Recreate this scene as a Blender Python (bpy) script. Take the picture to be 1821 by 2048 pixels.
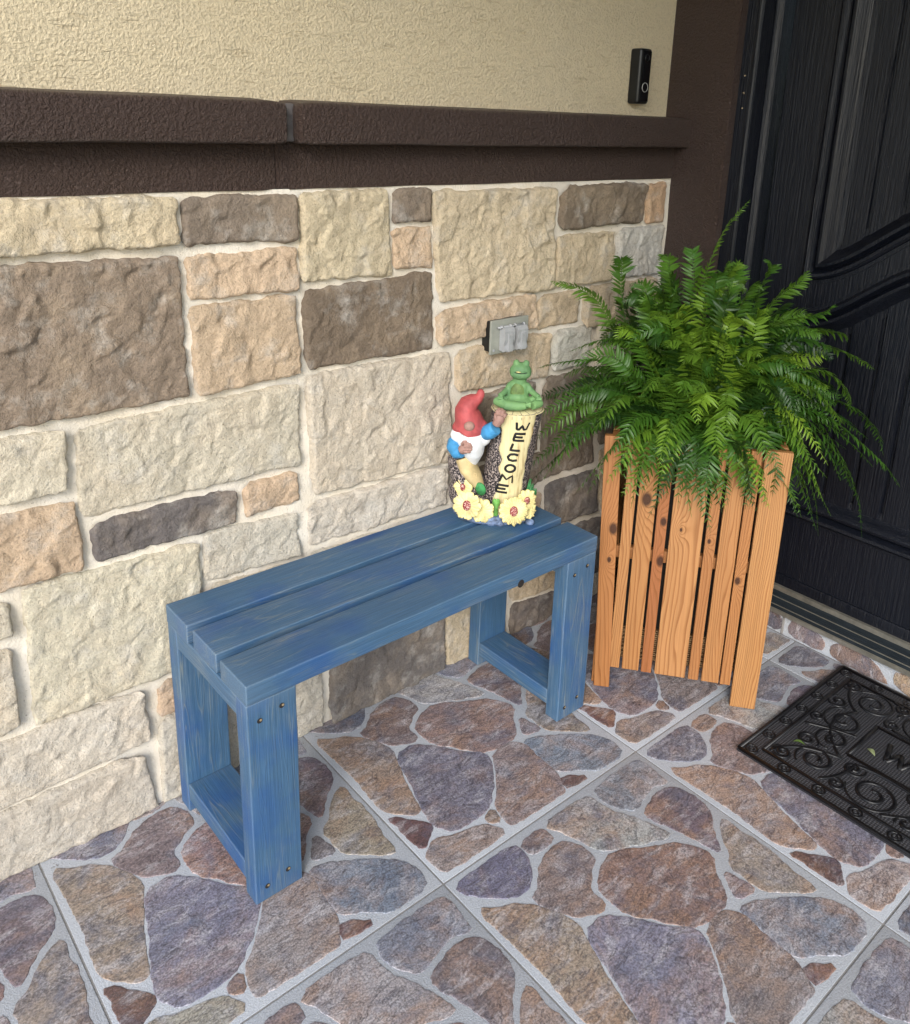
import bpy, bmesh, math, random
from mathutils import Vector, Matrix, noise

# ------------------------------------------------------------------ clear
for o in list(bpy.data.objects): bpy.data.objects.remove(o)
scene = bpy.context.scene
COL = scene.collection
R = random.Random(11)
PI = math.pi

# ------------------------------------------------------------------ camera
cam_data = bpy.data.cameras.new('camera')
cam = bpy.data.objects.new('camera', cam_data); COL.objects.link(cam)
scene.camera = cam
cam_right = Vector((0.760, -0.649, 0.031)); cam_dir = Vector((0.6276, 0.7200, -0.2954))
CAM_LOC = Vector((-0.5046, -1.0881, 1.3195))
def cam_matrix(yaw, pit, rol):
    d = Vector((math.sin(-yaw)*math.cos(pit), math.cos(yaw)*math.cos(pit), math.sin(pit)))
    r = Vector((math.cos(yaw), math.sin(yaw), 0)); u = r.cross(d)
    r2 = math.cos(rol)*r + math.sin(rol)*u; u2 = -math.sin(rol)*r + math.cos(rol)*u
    return Matrix((r2, u2, -d)).transposed().to_4x4()
cam.matrix_world = Matrix.Translation(CAM_LOC) @ cam_matrix(-0.7166, -0.2999, 0.0323)
cam_data.sensor_fit = 'AUTO'; cam_data.sensor_width = 36.0
cam_data.lens = 1709.8*36/2048
cam_data.shift_x = (910.5-931.8)/2048
cam_data.shift_y = (771.8-1024)/2048
cam_data.clip_start = 0.02; cam_data.clip_end = 2000

# ------------------------------------------------------------------ world, sun, exposure
SUN_DIR = Vector((0.64, 0.56, -0.50)).normalized()      # the way the light travels
sun_elev = math.asin(-SUN_DIR.z); sun_az = math.atan2(-SUN_DIR.x, -SUN_DIR.y)
world = bpy.data.worlds.new('World'); scene.world = world; world.use_nodes = True
wn = world.node_tree.nodes; wl = world.node_tree.links; wn.clear()
sky = wn.new('ShaderNodeTexSky'); sky.sky_type = 'NISHITA'; sky.sun_disc = False
sky.sun_elevation = sun_elev; sky.sun_rotation = sun_az
bg = wn.new('ShaderNodeBackground'); bg.inputs['Strength'].default_value = 0.145
wo = wn.new('ShaderNodeOutputWorld')
wl.new(sky.outputs[0], bg.inputs[0]); wl.new(bg.outputs[0], wo.inputs[0])
sd = bpy.data.lights.new('sun', 'SUN'); sd.energy = 1.5; sd.angle = math.radians(24); sd.color = (1.0, 0.965, 0.92)
sun = bpy.data.objects.new('sun', sd); COL.objects.link(sun)
sun.rotation_euler = SUN_DIR.to_track_quat('-Z', 'Y').to_euler()
vs = scene.view_settings
scene.display_settings.display_device = 'sRGB'
vs.view_transform = 'Standard'; vs.look = 'None'; vs.exposure = 1.10; vs.gamma = 1.0; vs.use_curve_mapping = False
scene.render.engine = 'CYCLES'

# ------------------------------------------------------------------ object helpers
def tag(o, label=None, cat=None, group=None, kind=None):
    if label: o['label'] = label
    if cat: o['category'] = cat
    if group: o['group'] = group
    if kind: o['kind'] = kind
    return o
def empty(name, loc=(0, 0, 0), rz=0.0):
    o = bpy.data.objects.new(name, None); COL.objects.link(o)
    o.location = loc; o.rotation_euler = (0, 0, rz); o.empty_display_size = .05
    return o
def link(name, me, mat=None, parent=None, loc=None, rot=None, color=None):
    o = bpy.data.objects.new(name, me); COL.objects.link(o)
    if mat and not me.materials: me.materials.append(mat)
    if parent: o.parent = parent
    if loc is not None: o.location = loc
    if rot is not None: o.rotation_euler = rot
    if color is not None: o.color = (*color, 1)
    return o
def mesh_from(bm, smooth=False, sharp=None):
    me = bpy.data.meshes.new('m')
    bmesh.ops.recalc_face_normals(bm, faces=bm.faces)
    for f in bm.faces: f.smooth = smooth
    if smooth and sharp:
        for e in bm.edges:
            if len(e.link_faces) == 2 and e.calc_face_angle(0) > sharp: e.smooth = False
    bm.to_mesh(me); bm.free(); return me
def pydata(verts, faces, smooth=False):
    me = bpy.data.meshes.new('m'); me.from_pydata([tuple(v) for v in verts], [], faces)
    me.validate(); me.update()
    if smooth: me.polygons.foreach_set('use_smooth', [True]*len(me.polygons))
    return me
def box_bm(sx, sy, sz, bev=0.0, seg=2, c=(0, 0, 0)):
    bm = bmesh.new(); bmesh.ops.create_cube(bm, size=1)
    bmesh.ops.scale(bm, vec=(sx, sy, sz), verts=bm.verts)
    if bev: bmesh.ops.bevel(bm, geom=list(bm.edges), offset=bev, segments=seg, profile=.6, affect='EDGES')
    bmesh.ops.translate(bm, vec=c, verts=bm.verts); return bm
def box(name, lo, hi, mat, parent=None, bev=.002, seg=2, color=None):
    lo = Vector(lo); hi = Vector(hi); s = hi-lo
    return link(name, mesh_from(box_bm(*s, bev=bev, seg=seg), True, .5), mat, parent, (lo+hi)/2, color=color)
def extrude_profile(pts, axis, a, b):
    """closed 2-D profile extruded along an axis from a to b"""
    n = len(pts); V = []; 
    for t in (a, b):
        for (p, q) in pts:
            V.append({'x': (t, p, q), 'y': (p, t, q), 'z': (p, q, t)}[axis])
    F = [(i, (i+1) % n, n+(i+1) % n, n+i) for i in range(n)] + [tuple(range(n)), tuple(range(2*n-1, n-1, -1))]
    bm = bmesh.new(); vs_ = [bm.verts.new(v) for v in V]
    for f in F: bm.faces.new([vs_[i] for i in f])
    return bm
def tube_data(path, rad, n=8, flat=1.0, up=Vector((0, 0, 1)), cap=True):
    path = [Vector(p) for p in path]; m = len(path)
    if not isinstance(rad, (list, tuple)): rad = [rad]*m
    V = []; F = []; prev = None
    for i, p in enumerate(path):
        t = (path[min(i+1, m-1)]-path[max(i-1, 0)]).normalized()
        if prev is None:
            s = t.cross(up)
            if s.length < 1e-3: s = t.cross(Vector((1, 0, 0)))
        else: s = prev - t*prev.dot(t)
        s.normalize(); prev = s; k = t.cross(s)
        for j in range(n):
            a = 2*PI*j/n
            V.append(p + s*math.cos(a)*rad[i] + k*math.sin(a)*rad[i]*flat)
    for i in range(m-1):
        for j in range(n):
            F.append((i*n+j, i*n+(j+1) % n, (i+1)*n+(j+1) % n, (i+1)*n+j))
    if cap: F.append(tuple(range(n-1, -1, -1))); F.append(tuple(range((m-1)*n, m*n)))
    return V, F
def tube(path, rad, n=8, **k):
    V, F = tube_data(path, rad, n, **k); return pydata(V, F, True)
def merge(*parts):
    V = []; F = []
    for v, f in parts:
        o = len(V); V += list(v); F += [tuple(i+o for i in g) for g in f]
    return V, F
def fbm(p, o=4, h=.9):
    return noise.fractal(p, h, 2.0, o)

# ------------------------------------------------------------------ material helpers
class NT:
    def __init__(s, name):
        s.m = bpy.data.materials.new(name); s.m.use_nodes = True
        s.t = s.m.node_tree; s.t.nodes.clear()
        s.out = s.n('OutputMaterial'); s.b = s.n('BsdfPrincipled'); s.l(s.b.outputs[0], s.out.inputs[0])
    def n(s, typ, **kw):
        x = s.t.nodes.new('ShaderNode'+typ)
        for k, v in kw.items(): setattr(x, k, v)
        return x
    def l(s, a, b): s.t.links.new(a, b)
    def coord(s, scale=(1, 1, 1), rnd=True, kind='Object', offset=None):
        tc = s.n('TexCoord'); mp = s.n('Mapping'); mp.inputs['Scale'].default_value = scale
        src = tc.outputs[kind]
        if rnd:
            oi = s.n('ObjectInfo'); vm = s.n('VectorMath', operation='MULTIPLY_ADD')
            cb = s.n('CombineXYZ'); 
            for i, k in enumerate((7.3, 3.1, 5.7)):
                mm = s.n('Math', operation='MULTIPLY'); mm.inputs[1].default_value = k; s.l(oi.outputs['Random'], mm.inputs[0]); s.l(mm.outputs[0], cb.inputs[i])
            ad = s.n('VectorMath', operation='ADD'); s.l(src, ad.inputs[0]); s.l(cb.outputs[0], ad.inputs[1]); src = ad.outputs[0]
        s.l(src, mp.inputs['Vector']); return mp.outputs[0]
    def noise(s, vec, scale, detail=4, rough=.55, dist=0):
        x = s.n('TexNoise'); x.inputs['Scale'].default_value = scale; x.inputs['Detail'].default_value = detail
        x.inputs['Roughness'].default_value = rough; x.inputs['Distortion'].default_value = dist
        s.l(vec, x.inputs['Vector']); return x.outputs['Fac']
    def ramp(s, fac, stops):
        x = s.n('ValToRGB'); r = x.color_ramp
        while len(r.elements) > len(stops): r.elements.remove(r.elements[-1])
        while len(r.elements) < len(stops): r.elements.new(.5)
        for e, (p, c) in zip(r.elements, stops):
            e.position = p; e.color = (*c, 1) if isinstance(c, (tuple, list)) else (c, c, c, 1)
        s.l(fac, x.inputs[0]); return x.outputs[0]
    def mix(s, a, b, fac, mode='MIX'):
        x = s.n('MixRGB', blend_type=mode)
        for i, v in ((0, fac), (1, a), (2, b)):
            if hasattr(v, 'is_linked'): s.l(v, x.inputs[i])
            elif isinstance(v, (tuple, list)): x.inputs[i].default_value = (*v, 1)
            else: x.inputs[i].default_value = v if i == 0 else (v, v, v, 1)
        return x.outputs[0]
    def math(s, op, a, b=None):
        x = s.n('Math', operation=op)
        for i, v in ((0, a), (1, b)):
            if v is None: continue
            if hasattr(v, 'is_linked'): s.l(v, x.inputs[i])
            else: x.inputs[i].default_value = v
        return x.outputs[0]
    def bump(s, h, dist=.002, strength=1.0, prev=None):
        x = s.n('Bump'); x.inputs['Distance'].default_value = dist; x.inputs['Strength'].default_value = strength
        s.l(h, x.inputs['Height'])
        if prev is not None: s.l(prev, x.inputs['Normal'])
        return x.outputs[0]
    def fin(s, color=None, rough=None, normal=None, spec=None, metal=None):
        for k, v in (('Base Color', color), ('Roughness', rough), ('Normal', normal), ('Specular IOR Level', spec), ('Metallic', metal)):
            if v is None: continue
            if hasattr(v, 'is_linked'): s.l(v, s.b.inputs[k])
            else: s.b.inputs[k].default_value = (*v, 1) if isinstance(v, (tuple, list)) else v
        return s.m
M = {}
def m_stucco():
    s = NT('stucco'); c = s.coord((1, 1, 1), False)
    st = s.coord((.14, 1, 1.0), False)
    gr = s.noise(st, 120, 3, .55, .9); b = s.noise(c, 205, 4, .65); sel = s.noise(c, 16, 3, .6); w = s.noise(c, 2.2, 3)
    peb = s.ramp(b, [(.30, 0.0), (.50, .6), (.70, 1.0)])
    cut = s.math('MULTIPLY', s.ramp(gr, [(.34, 1.0), (.40, 0.0)]), s.ramp(sel, [(.42, .10), (.60, 1.0)]))
    h = s.math('SUBTRACT', peb, s.math('MULTIPLY', cut, .75))
    col = s.mix((.69, .58, .385), (.66, .575, .42), w)
    col = s.mix(col, (.44, .31, .155), s.math('MULTIPLY', cut, .16))
    col = s.mix(col, s.ramp(b, [(.32, .80), (.5, 1.0)]), .8, 'MULTIPLY')
    return s.fin(col, .88, s.bump(h, .0040, .8), .25)
def m_brown():
    s = NT('brown_paint'); c = s.coord((1, 1, 1), False)
    a = s.noise(c, 165, 4, .65); f = s.noise(c, 300, 2, .5); w = s.noise(c, 5, 3)
    h = s.math('ADD', s.ramp(a, [(.36, 0.0), (.64, 1.0)]), s.math('MULTIPLY', f, .35))
    col = s.mix((.058, .036, .027), (.070, .046, .040), w)
    return s.fin(col, .42, s.bump(h, .0052, .9), .42)
def m_stone():
    s = NT('hewn_stone'); c = s.coord((1, 1, 1), True)
    oi = s.n('ObjectInfo')
    big = s.noise(c, 8, 5, .62, .4); mid = s.noise(c, 60, 6, .7, .4); fine = s.noise(c, 200, 4, .75); pit = s.noise(c, 260, 2, .5)
    col = s.mix(oi.outputs['Color'], (.62, .48, .325), s.ramp(big, [(.46, 0.0), (.74, .32)]))
    col = s.mix(col, (.56, .54, .50), s.ramp(s.noise(c, 17, 5, .65), [(.52, 0.0), (.72, .50)]))
    col = s.mix(col, (.30, .25, .20), s.ramp(s.noise(c, 24, 5, .7), [(.56, 0.0), (.74, .50)]))
    col = s.mix(col, s.ramp(fine, [(.26, .42), (.44, .92), (.56, 1.05), (.74, 1.28)]), .75, 'MULTIPLY')
    col = s.mix(col, (.14, .10, .07), s.ramp(pit, [(.26, .65), (.33, 0.0)]))
    h = s.math('ADD', s.math('MULTIPLY', mid, .55), s.math('MULTIPLY', fine, .62))
    return s.fin(col, .92, s.bump(h, .0085, .9), .18)
def m_mortar():
    s = NT('mortar'); c = s.coord((1, 1, 1), False)
    f = s.noise(c, 260, 4, .7); w = s.noise(c, 7, 4)
    col = s.mix((.70, .625, .505), (.76, .715, .635), s.ramp(w, [(.35, 0.0), (.65, 1.0)]))
    col = s.mix(col, (.20, .15, .10), s.ramp(s.noise(c, 330, 2, .5), [(.26, .8), (.33, 0.0)]))
    return s.fin(col, .93, s.bump(f, .003, .7, s.bump(s.noise(c, 40, 3), .006, .5)), .2)
def m_flag():
    s = NT('flagstone'); c = s.coord((1, 1, 1), True); st = s.coord((1, 2.2, 1), True)
    oi = s.n('ObjectInfo')
    big = s.noise(c, 8, 6, .68, .6); mid = s.noise(st, 30, 8, .75, 1.2); fine = s.noise(c, 300, 2, .6)
    vein = s.math('ABSOLUTE', s.math('SUBTRACT', s.noise(st, 11, 7, .66, 1.4), .5))
    col = s.mix(oi.outputs['Color'], (.34, .215, .145), s.ramp(big, [(.46, 0.0), (.64, .62)]))
    col = s.mix(col, (.105, .125, .185), s.ramp(s.noise(c, 11, 6, .7, .5), [(.49, 0.0), (.66, .66)]))
    col = s.mix(col, (.52, .51, .54), s.ramp(s.noise(st, 16, 8, .78, .5), [(.49, 0.0), (.68, .68)]))
    col = s.mix(col, (.040, .030, .042), s.ramp(mid, [(.30, .75), (.46, 0.0)]))
    col = s.mix(col, (.050, .038, .046), s.ramp(vein, [(.0, .60), (.018, 0.0)]))
    col = s.mix(col, s.ramp(fine, [(.34, .50), (.5, 1.0), (.66, 1.5)]), .75, 'MULTIPLY')
    ro = s.ramp(fine, [(.3, .46), (.7, .30)])
    h = s.math('ADD', s.math('MULTIPLY', mid, 1.0), s.math('MULTIPLY', fine, .25))
    h = s.math('ADD', h, s.math('MULTIPLY', s.ramp(vein, [(.0, 0.0), (.02, 1.0)]), .35))
    return s.fin(col, ro, s.bump(h, .0024, .65), .6)
def m_grout(name, ca, cb):
    s = NT(name); c = s.coord((1, 1, 1), False); f = s.noise(c, 330, 3, .7)
    col = s.mix(ca, cb, s.noise(c, 14, 4)); col = s.mix(col, s.ramp(f, [(.3, .70), (.5, 1.0), (.7, 1.2)]), .75, 'MULTIPLY')
    return s.fin(col, .58, s.bump(f, .0022, .8), .4)
def m_blue():
    s = NT('blue_stained_wood')
    g = s.coord((1.6, 105, 105)); c = s.coord((1, 1, 1)); l = s.coord((.55, 10, 10))
    fine = s.noise(g, 5.0, 5, .72, .2); ring = s.noise(l, 2.4, 2, .45, .8); pat = s.noise(s.coord((1.1, 4, 4)), 4.0, 5, .65, .6)
    rl = s.ramp(s.math('FRACT', s.math('MULTIPLY', ring, 13.0)), [(0.0, 0.0), (.76, 0.0), (.90, 1.0), (1.0, 0.1)])
    col = s.mix((.030, .076, .140), (.066, .150, .268), s.ramp(fine, [(.30, 0.0), (.68, 1.0)]))
    col = s.mix(col, (.020, .078, .235), s.ramp(s.noise(c, 7, 4), [(.48, 0.0), (.66, .70)]))
    wear = s.math('MULTIPLY', s.ramp(pat, [(.50, 0.0), (.66, 1.0)]), s.ramp(fine, [(.46, 0.0), (.60, 1.0)]))
    col = s.mix(col, (.24, .245, .20), s.math('MULTIPLY', wear, .34))
    col = s.mix(col, (.23, .25, .215), s.math('MULTIPLY', rl, s.ramp(pat, [(.40, .02), (.64, .48)])))
    k = s.n('TexVoronoi'); k.inputs['Scale'].default_value = 1.0; s.l(s.coord((1.9, 7, 7)), k.inputs['Vector'])
    col = s.mix(col, (.018, .065, .20), s.ramp(k.outputs['Distance'], [(.07, .85), (.15, 0.0)]))
    geo = s.n('NewGeometry'); col = s.mix(col, (.24, .30, .34), s.ramp(geo.outputs['Pointiness'], [(.52, 0.0), (.60, .55)]))
    h = s.math('ADD', fine, s.math('MULTIPLY', rl, .3))
    return s.fin(col, .50, s.bump(h, .0011, .8), .38)
def m_cedar(name, ca, cb, freq=150.0, knots=(), seed=0.0):
    """cedar slat: grain along local Z, width along local X; knots = (x, z, r)"""
    s = NT(name); tc = s.n('TexCoord'); sep = s.n('SeparateXYZ'); s.l(tc.outputs['Object'], sep.inputs[0])
    mp = s.n('Mapping'); mp.inputs['Scale'].default_value = (9, 9, 1.1); mp.inputs['Location'].default_value = (seed, seed*1.7, seed*.6)
    s.l(tc.outputs['Object'], mp.inputs[0])
    wob = s.noise(mp.outputs[0], 1.4, 3, .5)
    x = s.math('ADD', s.math('ADD', sep.outputs[0], s.math('MULTIPLY', sep.outputs[1], .7)), s.math('MULTIPLY', wob, .075))
    kmask = None
    for (kx, kz, kr) in knots:
        dx = s.math('SUBTRACT', sep.outputs[0], kx); dz = s.math('MULTIPLY', s.math('SUBTRACT', sep.outputs[2], kz), .62)
        d = s.math('SQRT', s.math('ADD', s.math('MULTIPLY', dx, dx), s.math('MULTIPLY', dz, dz)))
        e = s.math('EXPONENT', s.math('MULTIPLY', d, -1/(kr*2.6)))
        x = s.math('ADD', x, s.math('MULTIPLY', e, .055))
        kk = s.ramp(s.math('DIVIDE', d, kr), [(.55, 1.0), (1.0, 0.0)])
        kmask = kk if kmask is None else s.math('MAXIMUM', kmask, kk)
    fr = s.math('FRACT', s.math('MULTIPLY', x, freq))
    line = s.ramp(fr, [(0.0, 0.0), (.55, .15), (.86, 1.0), (.93, .9), (1.0, 0.0)])
    m2 = s.n('Mapping'); m2.inputs['Scale'].default_value = (220, 220, 5); s.l(tc.outputs['Object'], m2.inputs[0])
    fine = s.noise(m2.outputs[0], 1.0, 4, .6)
    col = s.mix(ca, cb, s.noise(mp.outputs[0], 2.6, 3))
    col = s.mix(col, (.20, .070, .018), s.math('MULTIPLY', line, .70))
    col = s.mix(col, s.ramp(fine, [(.3, .80), (.6, 1.08)]), .7, 'MULTIPLY')
    if kmask is not None: col = s.mix(col, (.035, .012, .006), s.math('MULTIPLY', kmask, .92))
    return s.fin(col, .55, s.bump(s.math('ADD', fine, s.math('MULTIPLY', line, -.5)), .0007, .7), .35)
def m_leaf():
    s = NT('fern_leaf'); oi = s.n('ObjectInfo'); c = s.coord((1, 1, 1), False)
    col = s.mix(oi.outputs['Color'], (.10, .16, .014), s.ramp(s.noise(c, 26, 3), [(.5, 0.0), (.85, .35)]))
    s.fin(col, .42, None, .45)
    tr = s.n('BsdfTranslucent'); s.l(s.mix(col, (.42, .62, .05), .45), tr.inputs[0])
    mx = s.n('MixShader'); mx.inputs[0].default_value = .26
    s.l(s.b.outputs[0], mx.inputs[1]); s.l(tr.outputs[0], mx.inputs[2]); s.l(mx.outputs[0], s.out.inputs[0])
    return s.m
def m_door():
    s = NT('black_door_paint'); g = s.coord((60, 60, 1.6), True); c = s.coord((1, 1, 1), False)
    f = s.noise(g, 4.0, 5, .65, .4)
    col = s.mix((.0028, .0038, .0072), (.0052, .0068, .0125), s.noise(c, 4, 3))
    col = s.mix(col, (.20, .20, .20), s.ramp(s.noise(c, 190, 1, .4), [(.80, 0.0), (.83, .4)]))
    return s.fin(col, s.ramp(f, [(.3, .28), (.7, .44)]), s.bump(f, .0024, .9), .40)
def m_plain(name, col, rough=.5, nscale=60, amp=.12, bump=.0006, spec=.4, metal=0.0, dark=None):
    s = NT(name); c = s.coord((1, 1, 1), True); f = s.noise(c, nscale, 4, .6)
    lo = tuple(v*(1-amp) for v in col) if dark is None else dark
    hi = tuple(min(1, v*(1+amp)) for v in col)
    return s.fin(s.mix(lo, hi, s.ramp(f, [(.3, 0.0), (.7, 1.0)])), rough, s.bump(s.noise(c, nscale*4, 3), bump, .6), spec, metal)
def m_bark():
    s = NT('speckled_bark'); c = s.coord((1, 1, .7), True); f = s.noise(c, 330, 3, .7)
    return s.fin(s.ramp(f, [(.42, (.012, .010, .012)), (.52, (.06, .05, .055)), (.60, (.50, .42, .38))]), .6, s.bump(f, .003, .8), .3)
def m_carved():
    s = NT('carved_wood_paint'); c = s.coord((70, 70, 5), False); f = s.noise(c, 2.2, 4, .6, .4)
    return s.fin(s.ramp(f, [(.30, (.34, .24, .11)), (.42, (.60, .51, .28)), (.65, (.70, .63, .36))]), .6, s.bump(f, .0016, .7), .3)
def m_rubber():
    s = NT('black_rubber'); c = s.coord((1, 1, 1), False)
    v = s.n('TexVoronoi'); v.inputs['Scale'].default_value = 170; v.inputs['Randomness'].default_value = .15; s.l(s.coord((1, 1, 1), False), v.inputs['Vector'])
    h = s.ramp(v.outputs['Distance'], [(.15, 1.0), (.55, 0.0)])
    col = s.mix((.022, .022, .026), (.075, .076, .084), h)
    return s.fin(col, .6, s.bump(h, .0022, .6), .4)
def m_wicker():
    s = NT('wicker'); c = s.coord((1, 1, 1), False); w = s.n('TexWave'); w.bands_direction = 'Z'; w.inputs['Scale'].default_value = 55; w.inputs['Distortion'].default_value = 1.5; w.inputs['Detail Scale'].default_value = 6
    s.l(c, w.inputs[0])
    return s.fin(s.ramp(w.outputs['Fac'], [(.2, (.11, .055, .022)), (.7, (.42, .27, .14))]), .6, s.bump(w.outputs['Fac'], .004, .8), .3)
for k, f in dict(stucco=m_stucco, brown=m_brown, stone=m_stone, mortar=m_mortar, flag=m_flag, blue=m_blue, leaf=m_leaf, door=m_door, bark=m_bark, carved=m_carved, rubber=m_rubber, wicker=m_wicker).items(): M[k] = f()
M['grout'] = m_grout('pale_grout', (.40, .425, .465), (.47, .495, .535))
M['joint'] = m_grout('tile_joint', (.25, .245, .24), (.31, .30, .29))

# ================================================================== SETTING
WY = .337          # face of the mortar bed
YS = .374          # face of the stucco
XC = 1.4415        # face of the wall that carries the door
Z_BAND, Z_CAP, Z_TOP = 1.191, 1.2715, 1.3475

# ---- ground beyond the porch
s_ = NT('lawn_ground'); c_ = s_.coord((1, 1, 1), False)
s_.fin(s_.mix((.10, .13, .05), (.22, .21, .14), s_.noise(c_, .8, 5)), .9)
gm = pydata([(-600, -600, -.16), (600, -600, -.16), (600, 600, -.16), (-600, 600, -.16)], [(0, 1, 2, 3)])
tag(link('ground', gm, s_.m), kind='structure')

# ---- porch floor: printed flagstone tiles
TS, TX, TY = .5479, .2835, -.1666
TILE = {
    'a': [(0.028,0.86),(0.07,0.82),(0.153,0.781),(0.213,0.69),(0.236,0.615),(0.21,0.553),(0.16,0.411),(0.125,0.272),(0.03,0.365),(0.022,0.413),(0.035,0.549),(0.033,0.667),(0.026,0.767)],
    'b': [(0.022,0.345),(0.106,0.247),(0.117,0.216),(0.09,0.187),(0.031,0.15),(0.022,0.223),(0.023,0.285)],
    'c': [(0.232,0.583),(0.322,0.589),(0.391,0.513),(0.448,0.425),(0.515,0.373),(0.499,0.31),(0.41,0.212),(0.353,0.159),(0.278,0.138),(0.167,0.147),(0.127,0.207),(0.136,0.263),(0.165,0.358),(0.196,0.459)],
    'd': [(0.024,0.119),(0.085,0.164),(0.154,0.131),(0.268,0.106),(0.317,0.027),(0.224,0.026),(0.108,0.025),(0.023,0.034),(0.022,0.11)],
    'e': [(0.294,0.125),(0.343,0.138),(0.328,0.075),(0.295,0.095)],
    'f': [(0.538,0.347),(0.629,0.36),(0.683,0.303),(0.662,0.221),(0.666,0.124),(0.622,0.042),(0.608,0.029),(0.516,0.03),(0.421,0.035),(0.351,0.033),(0.343,0.075),(0.358,0.132),(0.441,0.212),(0.504,0.292)],
    'g': [(0.391,0.668),(0.463,0.718),(0.535,0.732),(0.663,0.659),(0.767,0.598),(0.804,0.502),(0.74,0.454),(0.698,0.38),(0.656,0.362),(0.554,0.364),(0.496,0.393),(0.446,0.47),(0.388,0.541),(0.379,0.612)],
    'h': [(0.682,0.329),(0.763,0.301),(0.863,0.234),(0.948,0.159),(0.969,0.097),(0.953,0.023),(0.801,0.023),(0.754,0.067),(0.668,0.125),(0.674,0.201),(0.681,0.28)],
    'i': [(0.658,0.089),(0.756,0.025),(0.637,0.031),(0.642,0.059)],
    'k': [(0.962,0.579),(0.98,0.558),(0.967,0.516),(0.98,0.413),(0.962,0.311),(0.954,0.205),(0.928,0.206),(0.811,0.311),(0.808,0.353),(0.806,0.436),(0.858,0.469),(0.894,0.517)],
    'l': [(0.774,0.44),(0.784,0.405),(0.796,0.341),(0.77,0.335),(0.713,0.349),(0.73,0.38)],
    'm': [(0.769,0.776),(0.914,0.81),(0.966,0.775),(0.977,0.728),(0.977,0.64),(0.92,0.589),(0.864,0.53),(0.83,0.491),(0.82,0.533),(0.798,0.652),(0.76,0.746)],
    'n': [(0.431,0.967),(0.597,0.968),(0.669,0.954),(0.675,0.862),(0.72,0.778),(0.745,0.717),(0.761,0.659),(0.74,0.652),(0.653,0.689),(0.556,0.734),(0.506,0.763),(0.479,0.882)],
    'o': [(0.307,0.858),(0.424,0.881),(0.467,0.832),(0.476,0.765),(0.394,0.705),(0.359,0.68),(0.356,0.592),(0.274,0.621),(0.238,0.657),(0.182,0.771),(0.239,0.79)],
    'p': [(0.022,0.968),(0.129,0.973),(0.291,0.973),(0.295,0.911),(0.255,0.844),(0.204,0.805),(0.142,0.816),(0.037,0.908)],
    'r': [(0.309,0.958),(0.415,0.964),(0.426,0.909),(0.393,0.891),(0.31,0.899)],
    's': [(0.711,0.966),(0.838,0.97),(0.966,0.965),(0.975,0.923),(0.961,0.845),(0.964,0.81),(0.903,0.838),(0.824,0.824),(0.746,0.799),(0.71,0.853),(0.693,0.916)],
}
TCOL = dict(a=(.285, .225, .185), b=(.130, .078, .075), c=(.195, .180, .235), d=(.315, .270, .240), e=(.235, .165, .135), f=(.270, .225, .220),
            g=(.225, .155, .140), h=(.195, .215, .265), i=(.140, .082, .075), k=(.265, .215, .185), l=(.235, .205, .225), m=(.150, .120, .140),
            n=(.310, .305, .315), o=(.190, .150, .155), p=(.145, .150, .195), r=(.255, .195, .175), s=(.205, .205, .250))
def clip_poly(P, axis, lim):
    out = []
    for i in range(len(P)):
        a = P[i]; b = P[(i+1) % len(P)]
        ia = a[axis] <= lim; ib = b[axis] <= lim
        if ia: out.append(a)
        if ia != ib:
            t = (lim-a[axis])/(b[axis]-a[axis]); out.append((a[0]+t*(b[0]-a[0]), a[1]+t*(b[1]-a[1])))
    return out
def resample(P, step):
    out = []
    for i in range(len(P)):
        a = Vector(P[i]); b = Vector(P[(i+1) % len(P)]); n = max(1, round((b-a).length/step))
        for k in range(n): out.append(a.lerp(b, k/n))
    return out
def chaikin(P):
    out = []
    for i in range(len(P)):
        a = Vector(P[i]); b = Vector(P[(i+1) % len(P)]); out += [a.lerp(b, .22), a.lerp(b, .78)]
    return out
def area(P): return .5*sum(P[i][0]*P[(i+1) % len(P)][1]-P[(i+1) % len(P)][0]*P[i][1] for i in range(len(P)))
def inset(P, d):
    n = len(P); out = []
    for i in range(n):
        a, b, c = P[i-2], P[i], P[(i+2) % n]
        t = (c-a); 
        if t.length < 1e-6: out.append(b.copy()); continue
        t.normalize(); out.append(b + Vector((-t.y, t.x))*d)
    return out
def flag_geo(P, seed, top=.0014):
    """a flagstone: wavy outline, rounded shoulder, flat top"""
    P = chaikin([Vector(p) for p in P]); P = resample(P, .006)
    if area(P) < 0: P.reverse()
    n = len(P); Q = []
    for i, p in enumerate(P):
        t = (P[(i+1) % n]-P[i-1]).normalized(); nn = Vector((-t.y, t.x))
        w = noise.noise(Vector((p.x*55+seed, p.y*55, seed)))*.0034 + noise.noise(Vector((p.x*170, p.y*170+seed, 3.1)))*.0014
        Q.append(p + nn*(w-.0044))
    A = Q; B = inset(Q, .0022); C = inset(Q, .0055)
    V = [(p.x, p.y, -.0012) for p in A] + [(p.x, p.y, top*.75) for p in B] + [(p.x, p.y, top) for p in C]
    F = []
    for k in (0, 1):
        for i in range(n):
            j = (i+1) % n; F.append((k*n+i, k*n+j, (k+1)*n+j, (k+1)*n+i))
    F.append(tuple(range(2*n, 3*n)))
    return V, F
tile_poly = {k: [(u*TS, v*TS) for u, v in P] for k, P in TILE.items()}
def poly_origin(P): return (sum(p[0] for p in P)/len(P), sum(p[1] for p in P)/len(P))
floor = tag(link('porch_floor', pydata([(TX-3*TS, TY-4*TS, -.0016), (1.53, TY-4*TS, -.0035), (1.53, .36, -.0016), (TX-3*TS, .36, -.0016)], [(0, 1, 2, 3)]), M['joint']), kind='structure')
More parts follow.
